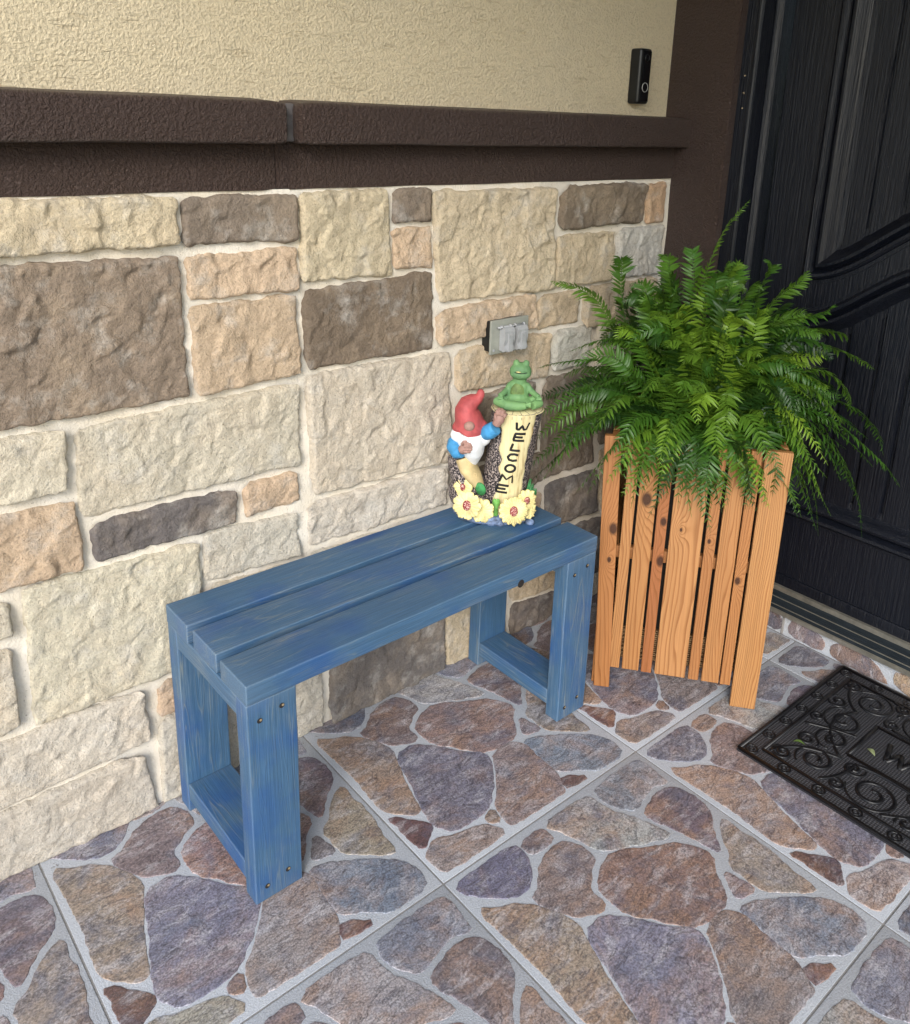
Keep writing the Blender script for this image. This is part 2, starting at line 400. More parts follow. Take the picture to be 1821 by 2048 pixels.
tag(link('porch_slab', mesh_from(box_bm(1.53-(TX-3*TS)-.01, .36-(TY-4*TS)-.01, .15)), M['grout'], None, ((1.53+TX-3*TS)/2, (.36+TY-4*TS)/2, -.0835)), kind='structure')
XLIM, YLIM = 1.513, .342
flag_mesh = {}
far_geo = []
for i in range(-3, 3):
    for j in range(-4, 1):
        x0, y0 = TX+i*TS, TY+j*TS
        g = .0018
        x1, y1 = min(x0+TS-g, XLIM), min(y0+TS-g, YLIM)
        if x1-x0 < .03: continue
        near = (-2 <= i and j >= -2)
        tb = box_bm(x1-x0-g, y1-y0-g, .012, bev=.0016, seg=2)
        t = link('floor_tile', mesh_from(tb, True, .6), M['grout'], floor, ((x0+g+x1)/2, (y0+g+y1)/2, -.006))
        for k, P in tile_poly.items():
            W = [(x0+a, y0+b) for a, b in P]
            cut = clip_poly(clip_poly(W, 0, x1-.008), 1, y1-.006)
            if len(cut) < 3 or abs(area([Vector(p) for p in cut])) < .0004: continue
            same = all((a-c)**2+(b-d)**2 < 1e-10 for (a, b), (c, d) in zip(cut, W)) and len(cut) == len(W)
            seed = hash((i*7+j*13)) % 50
            if not near:
                far_geo.append(flag_geo(cut, 1.0)); continue
            if same and k in flag_mesh: me, og = flag_mesh[k]
            else:
                og = poly_origin(P)
                loc = [(p[0]-x0-og[0], p[1]-y0-og[1]) for p in cut]
                V, F = flag_geo(loc, ord(k)); me = pydata(V, F); me.materials.append(M['flag'])
                if same: flag_mesh[k] = (me, og)
            rr = R.uniform(.92, 1.22); c = tuple(v*rr*R.uniform(.95, 1.05) for v in TCOL[k])
            link('flagstone', me, None, t, (x0+og[0]-t.location.x, y0+og[1]-t.location.y, .006), color=c)
V, F = merge(*far_geo)
tag(link('distant_flagstones', pydata(V, F), M['flag'], floor, color=(.25, .2, .18)), kind='stuff')

# ---- step riser below the door, faced with tile offcuts
XR = 1.5165
riser = tag(link('step_riser', mesh_from(box_bm(.10, 2.4, .068)), M['grout'], None, (XR+.05, -.86, .034)), kind='structure')
def riser_stone(P, col):
    loc = poly_origin(P); V, F = flag_geo([(p[0]-loc[0], p[1]-loc[1]) for p in P], 5.0)
    me = pydata([(-(v[2]), -v[0], v[1]) for v in V], F); me.materials.append(M['flag'])
    link('flagstone', me, None, riser, (XR-(XR+.05)-.0004, -loc[0]+.86, loc[1]-.034), color=col)
# outlines: (distance along -Y, height)
for P, col in [([(.145, .010), (.235, .006), (.245, .030), (.225, .050), (.150, .056), (.143, .03)], (.20, .16, .17)),
               ([(.262, .018), (.275, .004), (.41, .004), (.405, .016), (.375, .044), (.325, .058), (.285, .052), (.262, .035)], (.21, .15, .13)),
               ([(.045, .008), (.115, .006), (.118, .055), (.055, .058)], (.12, .10, .11)),
               ([(.425, .022), (.45, .004), (.56, .005), (.57, .04), (.52, .056), (.43, .052)], (.34, .26, .18)),
               ([(.59, .008), (.69, .006), (.70, .05), (.60, .055)], (.2, .15, .15)), ([(.72, .008), (.83, .006), (.83, .05), (.73, .055)], (.2, .15, .15)),
               ([(-.06, .008), (.02, .006), (.025, .05), (-.05, .055)], (.2, .15, .15))]:
    riser_stone(P, col)
box('joint_strip', (XR-.0032-(XR+.05), -.128+.86, .002-.034), (XR+.002-(XR+.05), -.122+.86, .066-.034), M['joint'], riser, bev=.0008)

# ---- stone veneer wall
WALLCOL = dict(cream=(.62, .525, .365), cream2=(.60, .54, .43), cream3=(.58, .535, .455), peach=(.56, .42, .295), peach2=(.54, .435, .305),
               taupe=(.235, .190, .150), brown=(.205, .158, .118), brownbig=(.27, .21, .158), slate=(.165, .148, .140), gray=(.49, .47, .425), rust=(.52, .35, .22))
STONES = [
    ('cream', [(-0.312,1.187),(0.075,1.183),(0.073,1.107),(-0.321,1.105)]),
    ('taupe', [(0.089,1.18),(0.302,1.179),(0.302,1.101),(0.088,1.105)]),
    ('cream', [(0.313,1.182),(0.506,1.182),(0.517,1.146),(0.519,1.015),(0.315,1.022)]),
    ('taupe', [(0.528,1.181),(0.614,1.183),(0.614,1.121),(0.53,1.12)]),
    ('peach', [(0.528,1.106),(0.62,1.104),(0.621,1.024),(0.529,1.028)]),
    ('cream', [(0.622,1.175),(0.981,1.176),(1.003,1.062),(0.998,0.94),(0.65,0.945),(0.631,0.973)]),
    ('brown', [(1.014,1.177),(1.324,1.179),(1.313,1.085),(1.017,1.08)]),
    ('rust', [(1.343,1.177),(1.413,1.179),(1.41,1.079),(1.345,1.079)]),
    ('peach2', [(1.01,1.062),(1.218,1.063),(1.223,0.94),(1.01,0.943)]),
    ('gray', [(1.235,1.065),(1.414,1.067),(1.416,0.942),(1.241,0.944)]),
    ('peach', [(0.089,1.082),(0.3,1.083),(0.302,1.006),(0.091,1.011)]),
    ('peach', [(0.092,0.993),(0.293,0.993),(0.301,0.842),(0.093,0.835)]),
    ('brownbig', [(-0.263,1.089),(0.071,1.081),(0.076,0.929),(0.074,0.837),(-0.293,0.839)]),
    ('brown', [(0.316,0.999),(0.624,1.008),(0.632,0.844),(0.319,0.846)]),
    ('cream2', [(0.318,0.83),(0.675,0.825),(0.696,0.563),(0.328,0.576)]),
    ('cream2', [(-0.12,0.811),(0.292,0.818),(0.294,0.654),(-0.122,0.655)]),
    ('cream2', [(-0.395,0.824),(-0.139,0.814),(-0.146,0.716),(-0.408,0.707)]),
    ('slate', [(-0.11,0.635),(0.155,0.632),(0.152,0.564),(-0.11,0.567)]),
    ('peach', [(0.179,0.636),(0.288,0.63),(0.29,0.57),(0.178,0.571)]),
    ('peach', [(-0.35,0.693),(-0.135,0.683),(-0.133,0.561),(-0.365,0.567)]),
    ('cream3', [(0.09,0.555),(0.281,0.545),(0.29,0.448),(0.087,0.461)]),
    ('cream3', [(0.316,0.554),(0.672,0.551),(0.683,0.456),(0.485,0.455),(0.316,0.459)]),
    ('cream2', [(-0.226,0.55),(0.074,0.543),(0.063,0.294),(-0.237,0.289)]),
    ('cream2', [(-0.387,0.547),(-0.257,0.538),(-0.257,0.484),(-0.396,0.476)]),
    ('cream2', [(-0.377,0.466),(-0.262,0.448),(-0.264,0.308),(-0.398,0.286)]),
    ('cream3', [(-0.439,0.276),(-0.053,0.277),(-0.048,0.165),(-0.454,0.15)]),
    ('cream3', [(-0.436,0.133),(-0.066,0.14),(-0.043,0.034),(-0.449,0.022)]),
    ('peach', [(-0.021,0.269),(0.141,0.275),(0.137,0.193),(-0.023,0.202)]),
    ('cream3', [(-0.026,0.19),(0.136,0.179),(0.128,0.009),(-0.028,0.017)]),
    ('cream3', [(0.163,0.277),(0.338,0.266),(0.335,0.026),(0.158,0.034)]),
    ('slate', [(0.362,0.263),(0.683,0.214),(0.685,0.031),(0.359,0.032)]),
    ('peach2', [(0.694,0.21),(0.879,0.201),(0.895,0.003),(0.7,0.019)]),
    ('peach2', [(0.902,0.225),(1.084,0.214),(1.095,0.091),(0.917,0.109)]),
    ('slate', [(0.918,0.088),(1.097,0.07),(1.105,-0.014),(0.924,0.0)]),
    ('peach', [(0.643,0.921),(0.942,0.929),(0.949,0.848),(0.649,0.846)]),
    ('peach2', [(0.959,0.919),(1.102,0.923),(1.099,0.844),(0.961,0.844)]),
    ('peach2', [(0.703,0.824),(1.001,0.826),(0.994,0.719),(0.832,0.709),(0.71,0.728)]),
    ('gray', [(1.024,0.824),(1.147,0.827),(1.14,0.73),(1.017,0.728)]),
    ('taupe', [(0.715,0.702),(0.958,0.708),(0.978,0.525),(0.721,0.547)]),
    ('taupe', [(0.989,0.703),(1.171,0.712),(1.203,0.436),(1.01,0.441)]),
    ('slate', [(1.024,0.409),(1.217,0.406),(1.231,0.282),(1.038,0.288)]),
    ('slate', [(1.1,0.255),(1.278,0.248),(1.299,0.072),(1.12,0.082)]),
    ('peach2', [(1.125,0.925),(1.41,0.928),(1.414,0.816),(1.124,0.826)]),
    ('cream2', [(1.178,0.826),(1.404,0.823),(1.414,0.636),(1.2,0.638)]),
    ('taupe', [(1.213,0.615),(1.413,0.614),(1.414,0.485),(1.229,0.481)]),
    ('peach2', [(1.236,0.458),(1.418,0.462),(1.429,0.285),(1.257,0.28)]),
    ('slate', [(1.3,0.249),(1.431,0.26),(1.441,0.108),(1.319,0.098)]),
    ('cream3', [(1.129,0.059),(1.439,0.066),(1.445,-0.021),(1.138,-0.018)]),
    ('taupe', [(0.707,0.525),(0.991,0.515),(1.004,0.428),(0.709,0.447)]),
    ('cream3', [(0.314,0.441),(0.54,0.433),(0.541,0.318),(0.31,0.308)]),
    ('peach', [(0.561,0.432),(0.991,0.403),(1.012,0.26),(0.563,0.31)]),
    ('cream2', [(0.085,0.443),(0.289,0.429),(0.294,0.29),(0.081,0.3)]),
    ('peach2', [(-.62, 1.185), (-.335, 1.185), (-.345, 1.105), (-.62, 1.1)]), ('cream2', [(-.62, 1.08), (-.31, 1.085), (-.32, .84), (-.62, .845)]),
    ('brown', [(-.72, .82), (-.425, .82), (-.43, .708), (-.72, .7)]), ('cream3', [(-.72, .685), (-.38, .69), (-.385, .57), (-.72, .565)]),
    ('slate', [(-.72, .55), (-.41, .548), (-.415, .475), (-.72, .47)]), ('cream2', [(-.72, .455), (-.415, .46), (-.425, .29), (-.72, .285)]),
    ('peach', [(-.78, .268), (-.465, .27), (-.475, .15), (-.78, .15)]), ('cream3', [(-.78, .13), (-.47, .132), (-.475, .022), (-.78, .02)]),
]
def best_quad(P):
    if len(P) == 4: return P
    import itertools
    best = None
    for c in itertools.combinations(range(len(P)), 4):
        Q = [P[i] for i in c]; a = abs(area([Vector(p) for p in Q]))
        if best is None or a > best[0]: best = (a, Q)
    return best[1]
def facet(q, sc, amp):
    """flat chips: every cell of a Voronoi split gets its own tilt"""
    d, pts = noise.voronoi(q*sc)
    p = pts[0]; r = q*sc-p
    tx = math.sin(p.x*127.1+p.y*311.7+p.z*74.7)*43758.5; ty = math.sin(p.x*269.5+p.y*183.3+p.z*246.1)*28001.8; tz = math.sin(p.x*113.5+p.y*71.9)*9133.1
    k = min(1, (d[1]-d[0])/.22); k = k*k*(3-2*k)
    return amp*k*((tx-math.floor(tx)-.5)*r.x*1.6 + (ty-math.floor(ty)-.5)*r.y*1.6 + (tz-math.floor(tz)-.5)*.7)
def stone_geo(Q, seed, rough):
    """split-face block in local (x, y towards the viewer is -, z); Q = TL, TR, BR, BL"""
    TL, TR, BR, BL = [Vector(p) for p in Q]
    w = ((TR-TL).length+(BR-BL).length)/2; h = ((TL-BL).length+(TR-BR).length)/2
    st = .0036; nx = max(10, min(110, int(w/st))); ny = max(10, min(90, int(h/st)))
    cx = (TL+TR+BR+BL)/4; V = []; F = []
    ex = .0050
    TL = TL+Vector((-ex, ex)); TR = TR+Vector((ex, ex)); BR = BR+Vector((ex, -ex)); BL = BL+Vector((-ex, -ex))
    depth = .010 + R.random()*.007; tilt = (R.uniform(-1, 1)*.004, R.uniform(-1, 1)*.004)
    for b in range(ny+1):
        for a in range(nx+1):
            u = a/nx; v = b/ny
            su, sv = 2*u-1, 2*v-1
            kk = .12*min(1.0, .06/min(w, h)*1.6)
            ru = su*math.sqrt(max(0, 1-kk*sv**8)); rv = sv*math.sqrt(max(0, 1-kk*su**8))
            U, Vv = (ru+1)/2, (rv+1)/2
            p = (BL.lerp(BR, U)).lerp(TL.lerp(TR, U), Vv)
            d = min(min(U, 1-U)*w, min(Vv, 1-Vv)*h)
            q = Vector((p.x+seed, p.y, seed*.37))
            edge = max(0, 1-d/.02); wx = wz = 0
            if edge > 0:
                wx = (noise.noise(q*30)*.0050 + noise.noise(q*95+Vector((5, 0, 0)))*.0030)*edge
                wz = (noise.noise(q*30+Vector((9, 3, 0)))*.0050 + noise.noise(q*95+Vector((0, 5, 0)))*.0030)*edge
            r = .0065 + .004*noise.noise(q*24+Vector((2, 2, 7)))
            t = min(1, d/max(r, .003)); prof = math.sqrt(max(0, 1-(1-t)**2))
            qw = q + Vector((noise.noise(q*30), noise.noise(q*30+Vector((7, 0, 0))), 0))*.012
            rel = (fbm(q*9, 3, .8)*.0032 + facet(qw, 20, .0078) + facet(qw+Vector((3, 1, 0)), 50, .0040) + noise.noise(q*140)*.0007)*rough
            hgt = -.004 + (depth+.004)*prof + rel*min(1, .2+.8*prof) + tilt[0]*su*prof + tilt[1]*sv*prof
            V.append((p.x+wx-cx.x, -hgt, p.y+wz-cx.y))
    for b in range(ny):
        for a in range(nx):
            i = b*(nx+1)+a; F.append((i, i+1, i+nx+2, i+nx+1))
    return V, F, cx
wall = tag(empty('stone_wall', (.3, WY, 0)), 'rough hewn cream, peach and brown stone veneer wall behind the blue bench', 'stone wall')
nxm, nzm = 120, 60; V = []; F = []
for b in range(nzm+1):
    for a in range(nxm+1):
        x = -1.0 + (XC+1.0)*a/nxm; z = -.02+(Z_BAND+.0205)*b/nzm
        V.append((x-.3, noise.noise(Vector((x*9, z*9, 0)))*.003, z))
for b in range(nzm):
    for a in range(nxm):
        i = b*(nxm+1)+a; F.append((i, i+1, i+nxm+2, i+nxm+1))
link('mortar_bed', pydata(V, F, True), M['mortar'], wall)
for k, (c, P) in enumerate(STONES):
    zlo = min(z for x, z in P); P = [(x, .0025 if z < zlo+.03 and zlo < .05 else z) for x, z in P]
    V, F, cx = stone_geo(best_quad(P), k*3.7+1, 1.15 if c in ('cream', 'peach', 'brownbig') else .95)
    rr = R.uniform(.94, 1.07)
    link('stone', pydata(V, F, True), M['stone'], wall, (cx.x-.3, 0, cx.y), color=tuple(v*rr*R.uniform(.985, 1.015) for v in WALLCOL[c]))

# ---- stucco wall above
V = [(-1.0, YS, Z_TOP-.05), (XC, YS, Z_TOP-.05), (XC, YS, 2.75), (-1.0, YS, 2.75)]
sw = link('stucco_wall', mesh_from(box_bm(XC+1.0, .12, 1.5, c=(0, 0, 0))), M['stucco'], None, ((XC-1.0)/2, YS+.06, Z_TOP-.03+.75))
tag(sw, 'cream textured stucco wall above the dark brown ledge', 'wall')

# ---- brown ledge in two lengths with a joint between them
XJ = .283
ledge = tag(empty('wall_ledge', (.3, .33, Z_BAND)), 'dark brown stippled stucco ledge in two lengths between stucco and stone', 'ledge')
def cap_profile():
    P = []
    y0, y1, z0, z1, r = .290, .40, Z_CAP, Z_TOP, .008
    for c, a0 in (((y0+r, z0+r), 180), ((y0+r, z1-.004-r), 90)):
        seq = range(0, 91, 18)
        for d in seq:
            a = math.radians((270-d) if a0 == 180 else (180-d)); P.append((c[0]+r*math.cos(a), c[1]+r*math.sin(a)))
    P += [(y1, z1+.002), (y1, z0)]
    return [(y-.33, z-Z_BAND) for y, z in P]
def long_piece(prof, xa, xb, round_a, round_b, rr):
    """profile swept along X in short steps, with a soft end where asked"""
    n = len(prof); cy = sum(p[0] for p in prof)/n; cz = sum(p[1] for p in prof)/n
    xs = []; N = 40
    for i in range(N+1): xs.append((xa+(xb-xa)*i/N, 0))
    st = []
    if round_a: st += [(xa, .017), (xa+rr*.12, .009), (xa+rr*.4, .003)]
    else: st += [(xa, 0)]
    st += [(x, 0) for x, _ in xs[1:-1] if xa+rr < x < xb-rr]
    if round_b: st += [(xb-rr*.4, .003), (xb-rr*.12, .009), (xb, .017)]
    else: st += [(xb, 0)]
    V = []; F = []
    for x, d in st:
        for (y, z) in prof:
            dy = -d if y > cy else d; dz = -d if z > cz else d
            if y > .06: dy = 0
            wob = noise.noise(Vector((x*6, y*20, z*20)))*.0016
            V.append((x-.3, y+dy+wob*.6, z+dz*.8+wob))
    for i in range(len(st)-1):
        for j in range(n): F.append((i*n+j, i*n+(j+1) % n, (i+1)*n+(j+1) % n, (i+1)*n+j))
    F.append(tuple(range(n))); F.append(tuple(range(len(st)*n-1, (len(st)-1)*n-1, -1)))
    bm = bmesh.new(); vv = [bm.verts.new(v) for v in V]
    for f in F: bm.faces.new([vv[i] for i in f])
    return mesh_from(bm, True, .6)
band = [(.334-.33, 0.0), (.334-.33, .045), (.337-.33, .0845), (.40-.33, .0845), (.40-.33, 0.0)]
for xa, xb, ra, rb in ((-1.0, XJ-.0095, False, True), (XJ+.0095, XC-.0005, True, False)):
    link('ledge_cap', long_piece(cap_profile(), xa, xb, ra, rb, .016), M['brown'], ledge)
    link('ledge_band', long_piece(band, xa, xb-(.004 if rb else 0), False, rb, .010), M['brown'], ledge)
s_ = NT('joint_caulk'); c_ = s_.coord((1, 1, 1), False)
s_.fin(s_.mix((.06, .05, .047), (.13, .12, .12), s_.noise(c_, 60, 3)), .7, s_.bump(s_.noise(c_, 120, 3), .003, .7))
box('joint_filler', (XJ-.016-.3, .0075, .0002), (XJ+.016-.3, .06, .0815), M['brown'], ledge, bev=.004)
box('joint_filler', (XJ-.016-.3, -.014, .084), (XJ+.016-.3, .06, .1500), s_.m, ledge, bev=.006)

# ---- brown door surround and the house wall it belongs to
sur = link('door_surround', mesh_from(box_bm(.12, .215, 2.75, bev=.006, seg=3), True, .6), M['brown'], None, (XC+.06, .183+.1075, 1.375))
sur['kind'] = 'thing'; wall['kind'] = 'thing'; sw['kind'] = 'thing'; ledge['kind'] = 'thing'
tag(sur, 'dark brown stippled stucco door surround between the stone wall and black door', 'door surround')
for y0, y1, nm in ((-1.20, -.905, 'right'), (-4.0, -1.20, 'stucco')):
    o = link('house_wall', mesh_from(box_bm(.12, y1-y0-.001, 2.75)), M['brown'] if nm == 'right' else M['stucco'], None, (XC+.06, (y0+y1)/2, 1.375)); tag(o, kind='structure')
o = link('house_wall', mesh_from(box_bm(.12, 1.06, .35)), M['brown'], None, (XC+.06, -.36, 2.575)); tag(o, kind='structure')
s_ = NT('ceiling_paint'); c_ = s_.coord((1, 1, 1), False)
s_.fin(s_.mix((.62, .58, .50), (.68, .64, .56), s_.noise(c_, 3, 3)), .8)
o = link('porch_ceiling', mesh_from(box_bm(2.8, 3.4, .12)), s_.m, None, (.30, -1.05, 2.82)); tag(o, kind='structure')

# ================================================================== FRONT DOOR
XD = 1.558
door = tag(empty('front_door', (XD, -.35, .13)), kind='thing', label='black panelled wooden entrance door with curved rail and vertical planks', cat='door')
ox, oy, oz = XD, -.35, .13
def dl(x, y, z): return (x-ox, y-oy, z-oz)
# frame: stepped profile extruded up
prof = [(1.60, .183), (1.470, .183), (1.470, .152), (1.466, .149), (1.466, .145), (1.470, .142), (1.474, .140), (1.516, .1385), (1.514, .133), (1.516, .126), (1.520, .1195), (1.524, .117), (1.60, .112)]
prof = [(x-ox, y-oy) for x, y in prof]
link('door_frame', mesh_from(extrude_profile(prof, 'z', -.05, 2.3)), M['door'], door)
prof = [(x, (-.35*2-(y+oy))-oy) for x, y in prof]
link('door_frame', mesh_from(extrude_profile(prof, 'z', -.05, 2.3)), M['door'], door)
# curve of the middle rail: heights over y for the upper panel's lower edge and the lower panel's upper edge
def curve(y):      # 0 at the stile, rising to the middle of the door
    t = min(1, max(0, (-y-.03)/.32)); t = t if y > -.35 else min(1, max(0, (y+.73+.0)/.32+.0)) if y < -.35 else 1
    return .165*(t*t*(3-2*t))
YA, YB = -.045, -.655           # panel opening between the stiles
ZU, ZLo = 1.000, .870           # rail: lower edge of upper panel, upper edge of lower panel (at the stile)
ZT, ZB2 = 2.14, .365
def slab(name, P, x0, x1, bev=.003):
    bm = bmesh.new(); n = len(P)
    a = [bm.verts.new(dl(x0, y, z)) for y, z in P]; b = [bm.verts.new(dl(x1, y, z)) for y, z in P]
    bm.faces.new(a); bm.faces.new(b[::-1])
    for i in range(n): bm.faces.new((a[i], b[i], b[(i+1) % n], a[(i+1) % n]))
    bmesh.ops.recalc_face_normals(bm, faces=bm.faces)
    return link(name, mesh_from(bm), M['door'], door)
XB = XD+.045
NS = 32
ys = [YA+(YB-YA)*i/NS for i in range(NS+1)]
slab('stile', [(.1085, .115), (.1085, 2.26), (YA+.043, 2.26), (YA+.043, .115)], XD, XB)
slab('stile', [(YB-.043, .115), (YB-.043, 2.26), (-.808, 2.26), (-.808, .115)], XD, XB)
ya, yb = YA+.0425, YB-.0425
ys2 = [ya+(yb-ya)*i/NS for i in range(NS+1)]
slab('middle_rail', [(y, ZLo+.01+curve(y)) for y in ys2] + [(y, ZU-.035+curve(y)) for y in ys2[::-1]], XD+.0005, XB)
slab('bottom_rail', [(ya, .115), (yb, .115), (yb, ZB2-.03), (ya, ZB2-.03)], XD+.0005, XB)
slab('top_rail', [(ya, ZT+.03), (yb, ZT+.03), (yb, 2.26), (ya, 2.26)], XD+.0005, XB)
# mouldings: ogee tubes round both panels
def sweep(path, prof_pts, name):
    """profile (out, up) swept round a closed path lying in the door's plane"""
    n = len(path); m = len(prof_pts); V = []; F = []
    c = Vector((sum(p[0] for p in path)/n, sum(p[1] for p in path)/n))
    for i, p in enumerate(path):
        p = Vector(p); a = Vector(path[i-1]); b = Vector(path[(i+1) % n])
        t1 = (p-a).normalized(); t2 = (b-p).normalized()
        n1 = Vector((-t1.y, t1.x)); n2 = Vector((-t2.y, t2.x)); nn = n1+n2; nn = nn/max(.35, nn.dot(n1))
        if nn.dot(c-p) < 0 and i == 0: pass
        for (d, h) in prof_pts:
            q = p + nn*d; V.append(dl(XD-h*1.55, q.x, q.y))
    for i in range(n):
        for j in range(m-1): F.append((i*m+j, i*m+j+1, ((i+1) % n)*m+j+1, ((i+1) % n)*m+j))
    bm = bmesh.new(); vv = [bm.verts.new(v) for v in V]
    for f in F: bm.faces.new([vv[i] for i in f])
    return link(name, mesh_from(bm, True, .5), M['door'], door)
mould = [(-.044, -.006), (-.043, .0015), (-.034, .002), (-.032, .006), (-.026, .009), (-.019, .008), (-.014, .003), (-.011, -.004), (-.008, -.002), (-.003, .004), (.004, .005), (.010, .002), (.016, -.006), (.030, -.014), (.046, -.016)]
def orient(P): return P if area([Vector(p) for p in P]) > 0 else P[::-1]
upper = orient([(y, ZU+curve(y)) for y in ys] + [(YB, ZT), (YA, ZT)])
lower = orient([(YA, ZB2), (YB, ZB2)] + [(y, ZLo-.02+curve(y)) for y in ys[::-1]])
sweep(upper, mould, 'panel_moulding'); sweep(lower, mould, 'panel_moulding')
# planks of the panels, with V joints
edges = [-.020, -.082, -.143, -.220, -.297, -.374, -.451, -.528, -.605, -.68]
for k in range(len(edges)-1):
    y0, y1 = edges[k]-.0035, edges[k+1]+.0035
    for zlo, zhi, cu in ((ZU-.03, ZT+.02, 1), (ZB2-.02, ZLo-.01, 2)):
        def zz(y, base, use): return base+(curve(y) if use else 0)
        a = [(y0, zz(y0, zlo, cu == 1)), (y1, zz(y1, zlo, cu == 1)), (y1, zz(y1, zhi, cu == 2)), (y0, zz(y0, zhi, cu == 2))]
        bm = bmesh.new()
        fr = [bm.verts.new(dl(XD+.020, y+(-.004 if i in (0, 3) else .004), z)) for i, (y, z) in enumerate(a)]
        bk = [bm.verts.new(dl(XD+.027, y, z)) for y, z in a]
        bm.faces.new(fr)
        for i in range(4): bm.faces.new((fr[i], bk[i], bk[(i+1) % 4], fr[(i+1) % 4]))
        link('plank', mesh_from(bm), M['door'], door)
link('panel_back', mesh_from(box_bm(.01, .72, 2.0)), M['door'], door, dl(XD+.036, -.35, 1.22))
box('door_sweep', dl(XD-.004, -.805, .112), dl(XD+.03, .106, .150), M['door'], door, bev=.004)
for (x, y, z) in ((1.4685, .168, 1.448), (1.4685, .166, 1.408), (1.4685, .165, 1.372)):   # pale specks on the frame
    M.setdefault('speck', m_plain('pale_speck', (.36, .28, .18), .8))
    me = pydata(*tube_data([(-.001, 0, 0), (.0015, 0, 0)], .0019, 7)); 
    link('paint_speck', me, M['speck'], door, dl(x, y, z))

# ---- metal sill under the door
M['alu'] = m_plain('dark_bronze_metal', (.055, .070, .085), .38, 30, .2, .0003, .5, .75)
M['alu_lip'] = m_plain('bare_aluminium', (.42, .40, .34), .35, 40, .2, .0003, .5, .8)
sill = tag(empty('door_sill', (1.53, -.35, .068)), 'ribbed dark metal door sill with a bright lip below the black door', 'sill', kind='thing')
def sl(x, y, z): return (x-1.53, y+.35, z-.068)
def sill_piece(name, P, mat, y0=-.81, y1=.112):
    return link(name, mesh_from(extrude_profile([(x-1.53, z-.068) for x, z in P], 'y', y0+.35, y1+.35)), mat, sill)
sill_piece('sill_tread', [(1.498, .068), (1.498, .078), (1.502, .081), (1.546, .104), (1.546, .068)], M['alu'])
for k in range(7):
    x = 1.506+k*.0052; z = .081+(x-1.502)*.523
    sill_piece('rib', [(x, z-.002), (x-.0006, z+.0012), (x+.0012, z+.0022), (x+.002, z-.001)], M['alu_lip' if k in (0, 4) else 'alu'])
sill_piece('sill_nose', [(1.4945, .066), (1.4945, .0765), (1.4975, .0785), (1.4975, .066)], M['alu_lip'])
sill_piece('sill_lip', [(1.546, .100), (1.546, .117), (1.5535, .119), (1.5535, .100)], M['alu_lip'])

# ================================================================== DOORBELL
M['blk'] = m_plain('black_plastic', (.008, .009, .010), .35, 40, .2, .0002)
M['gloss'] = m_plain('glossy_black', (.004, .004, .005), .12, 40, .2, .0)
M['ring'] = m_plain('pale_ring', (.45, .45, .43), .4, 40, .1, .0)
def ring_mesh(r, t, n=28, axis='y'):
    P = []
    for i in range(n): a = 2*PI*i/n; P.append(Vector((r*math.cos(a), 0, r*math.sin(a))))
    V = []; F = []; m = 6
    for i, p in enumerate(P):
        d = p.normalized()
        for j in range(m):
            b = 2*PI*j/m; V.append(p + d*math.cos(b)*t + Vector((0, 1, 0))*math.sin(b)*t)
    for i in range(n):
        for j in range(m): F.append((i*m+j, i*m+(j+1) % m, ((i+1) % n)*m+(j+1) % m, ((i+1) % n)*m+j))
    return pydata(V, F, True)
def disc(r, t, n=28):
    V = [(r*math.cos(2*PI*i/n), 0, r*math.sin(2*PI*i/n)) for i in range(n)]+[(r*.93*math.cos(2*PI*i/n), -t, r*.93*math.sin(2*PI*i/n)) for i in range(n)]
    return pydata(V, [tuple(range(n, 2*n))]+[(i, (i+1) % n, n+(i+1) % n, n+i) for i in range(n)], False)
bell = tag(empty('doorbell', (1.297, YS, 1.440)), 'slim black video doorbell with round lens and button on the stucco', 'doorbell')
b = box_bm(.044, .034, .130, bev=.0075, seg=4, c=(0, -.017, 0))
link('body', mesh_from(b, True, .6), M['blk'], bell)
link('faceplate', mesh_from(box_bm(.033, .002, .118, bev=.0009, seg=2, c=(.001, -.0346, 0)), True, .6), M['gloss'], bell)
ln = link('lens', ring_mesh(.0075, .0012), M['blk'], bell, (.001, -.0362, .043)); link('lens_glass', disc(.006, .001), M['gloss'], ln, (0, 0, 0))
bt = link('button', disc(.0095, .0014), M['gloss'], bell, (.001, -.0355, -.026)); link('button_ring', ring_mesh(.0108, .0008), M['ring'], bt, (0, -.0004, 0))

# ================================================================== OUTLET
M['gplast'] = m_plain('grey_plastic', (.33, .34, .35), .28, 50, .08, .0002)
M['gplate'] = m_plain('grey_green_plate', (.27, .28, .245), .5, 50, .10, .0003)
out = tag(empty('outdoor_outlet', (.833, .305, .851), 0), 'grey outdoor outlet with two flip lids on the stone wall', 'outlet')
link('outlet_box', mesh_from(box_bm(.108, .035, .072, bev=.002, c=(.002, .016, 0)), True, .6), M['blk'], out)
link('cover_plate', mesh_from(box_bm(.118, .006, .080, bev=.0022, seg=3, c=(0, -.004, 0)), True, .6), M['gplate'], out)
for x in (-.018, .024):
    V = []; F = []; prof_ = [(-.0015, .027), (-.014, .027), (-.0205, .019), (-.0205, -.002), (-.0165, -.014), (-.021, -.026), (-.016, -.029), (-.0015, -.0265)]
    lid = link('flip_lid', mesh_from(extrude_profile(prof_, 'x', -.0155, .0155), False), M['gplast'], out, (x, -.0068, -.004))
    link('ridge', mesh_from(extrude_profile([(-.0195, .016), (-.0245, .011), (-.0235, -.010), (-.0255, -.027), (-.0165, -.030), (-.015, -.014)], 'x', -.006, .006)), M['gplast'], lid)
    for dx in (-.0155, .0115): link('hinge_knuckle', tube([(dx, 0, 0), (dx+.004, 0, 0)], .0048, 10), M['gplast'], lid, (0, -.006, .0275))
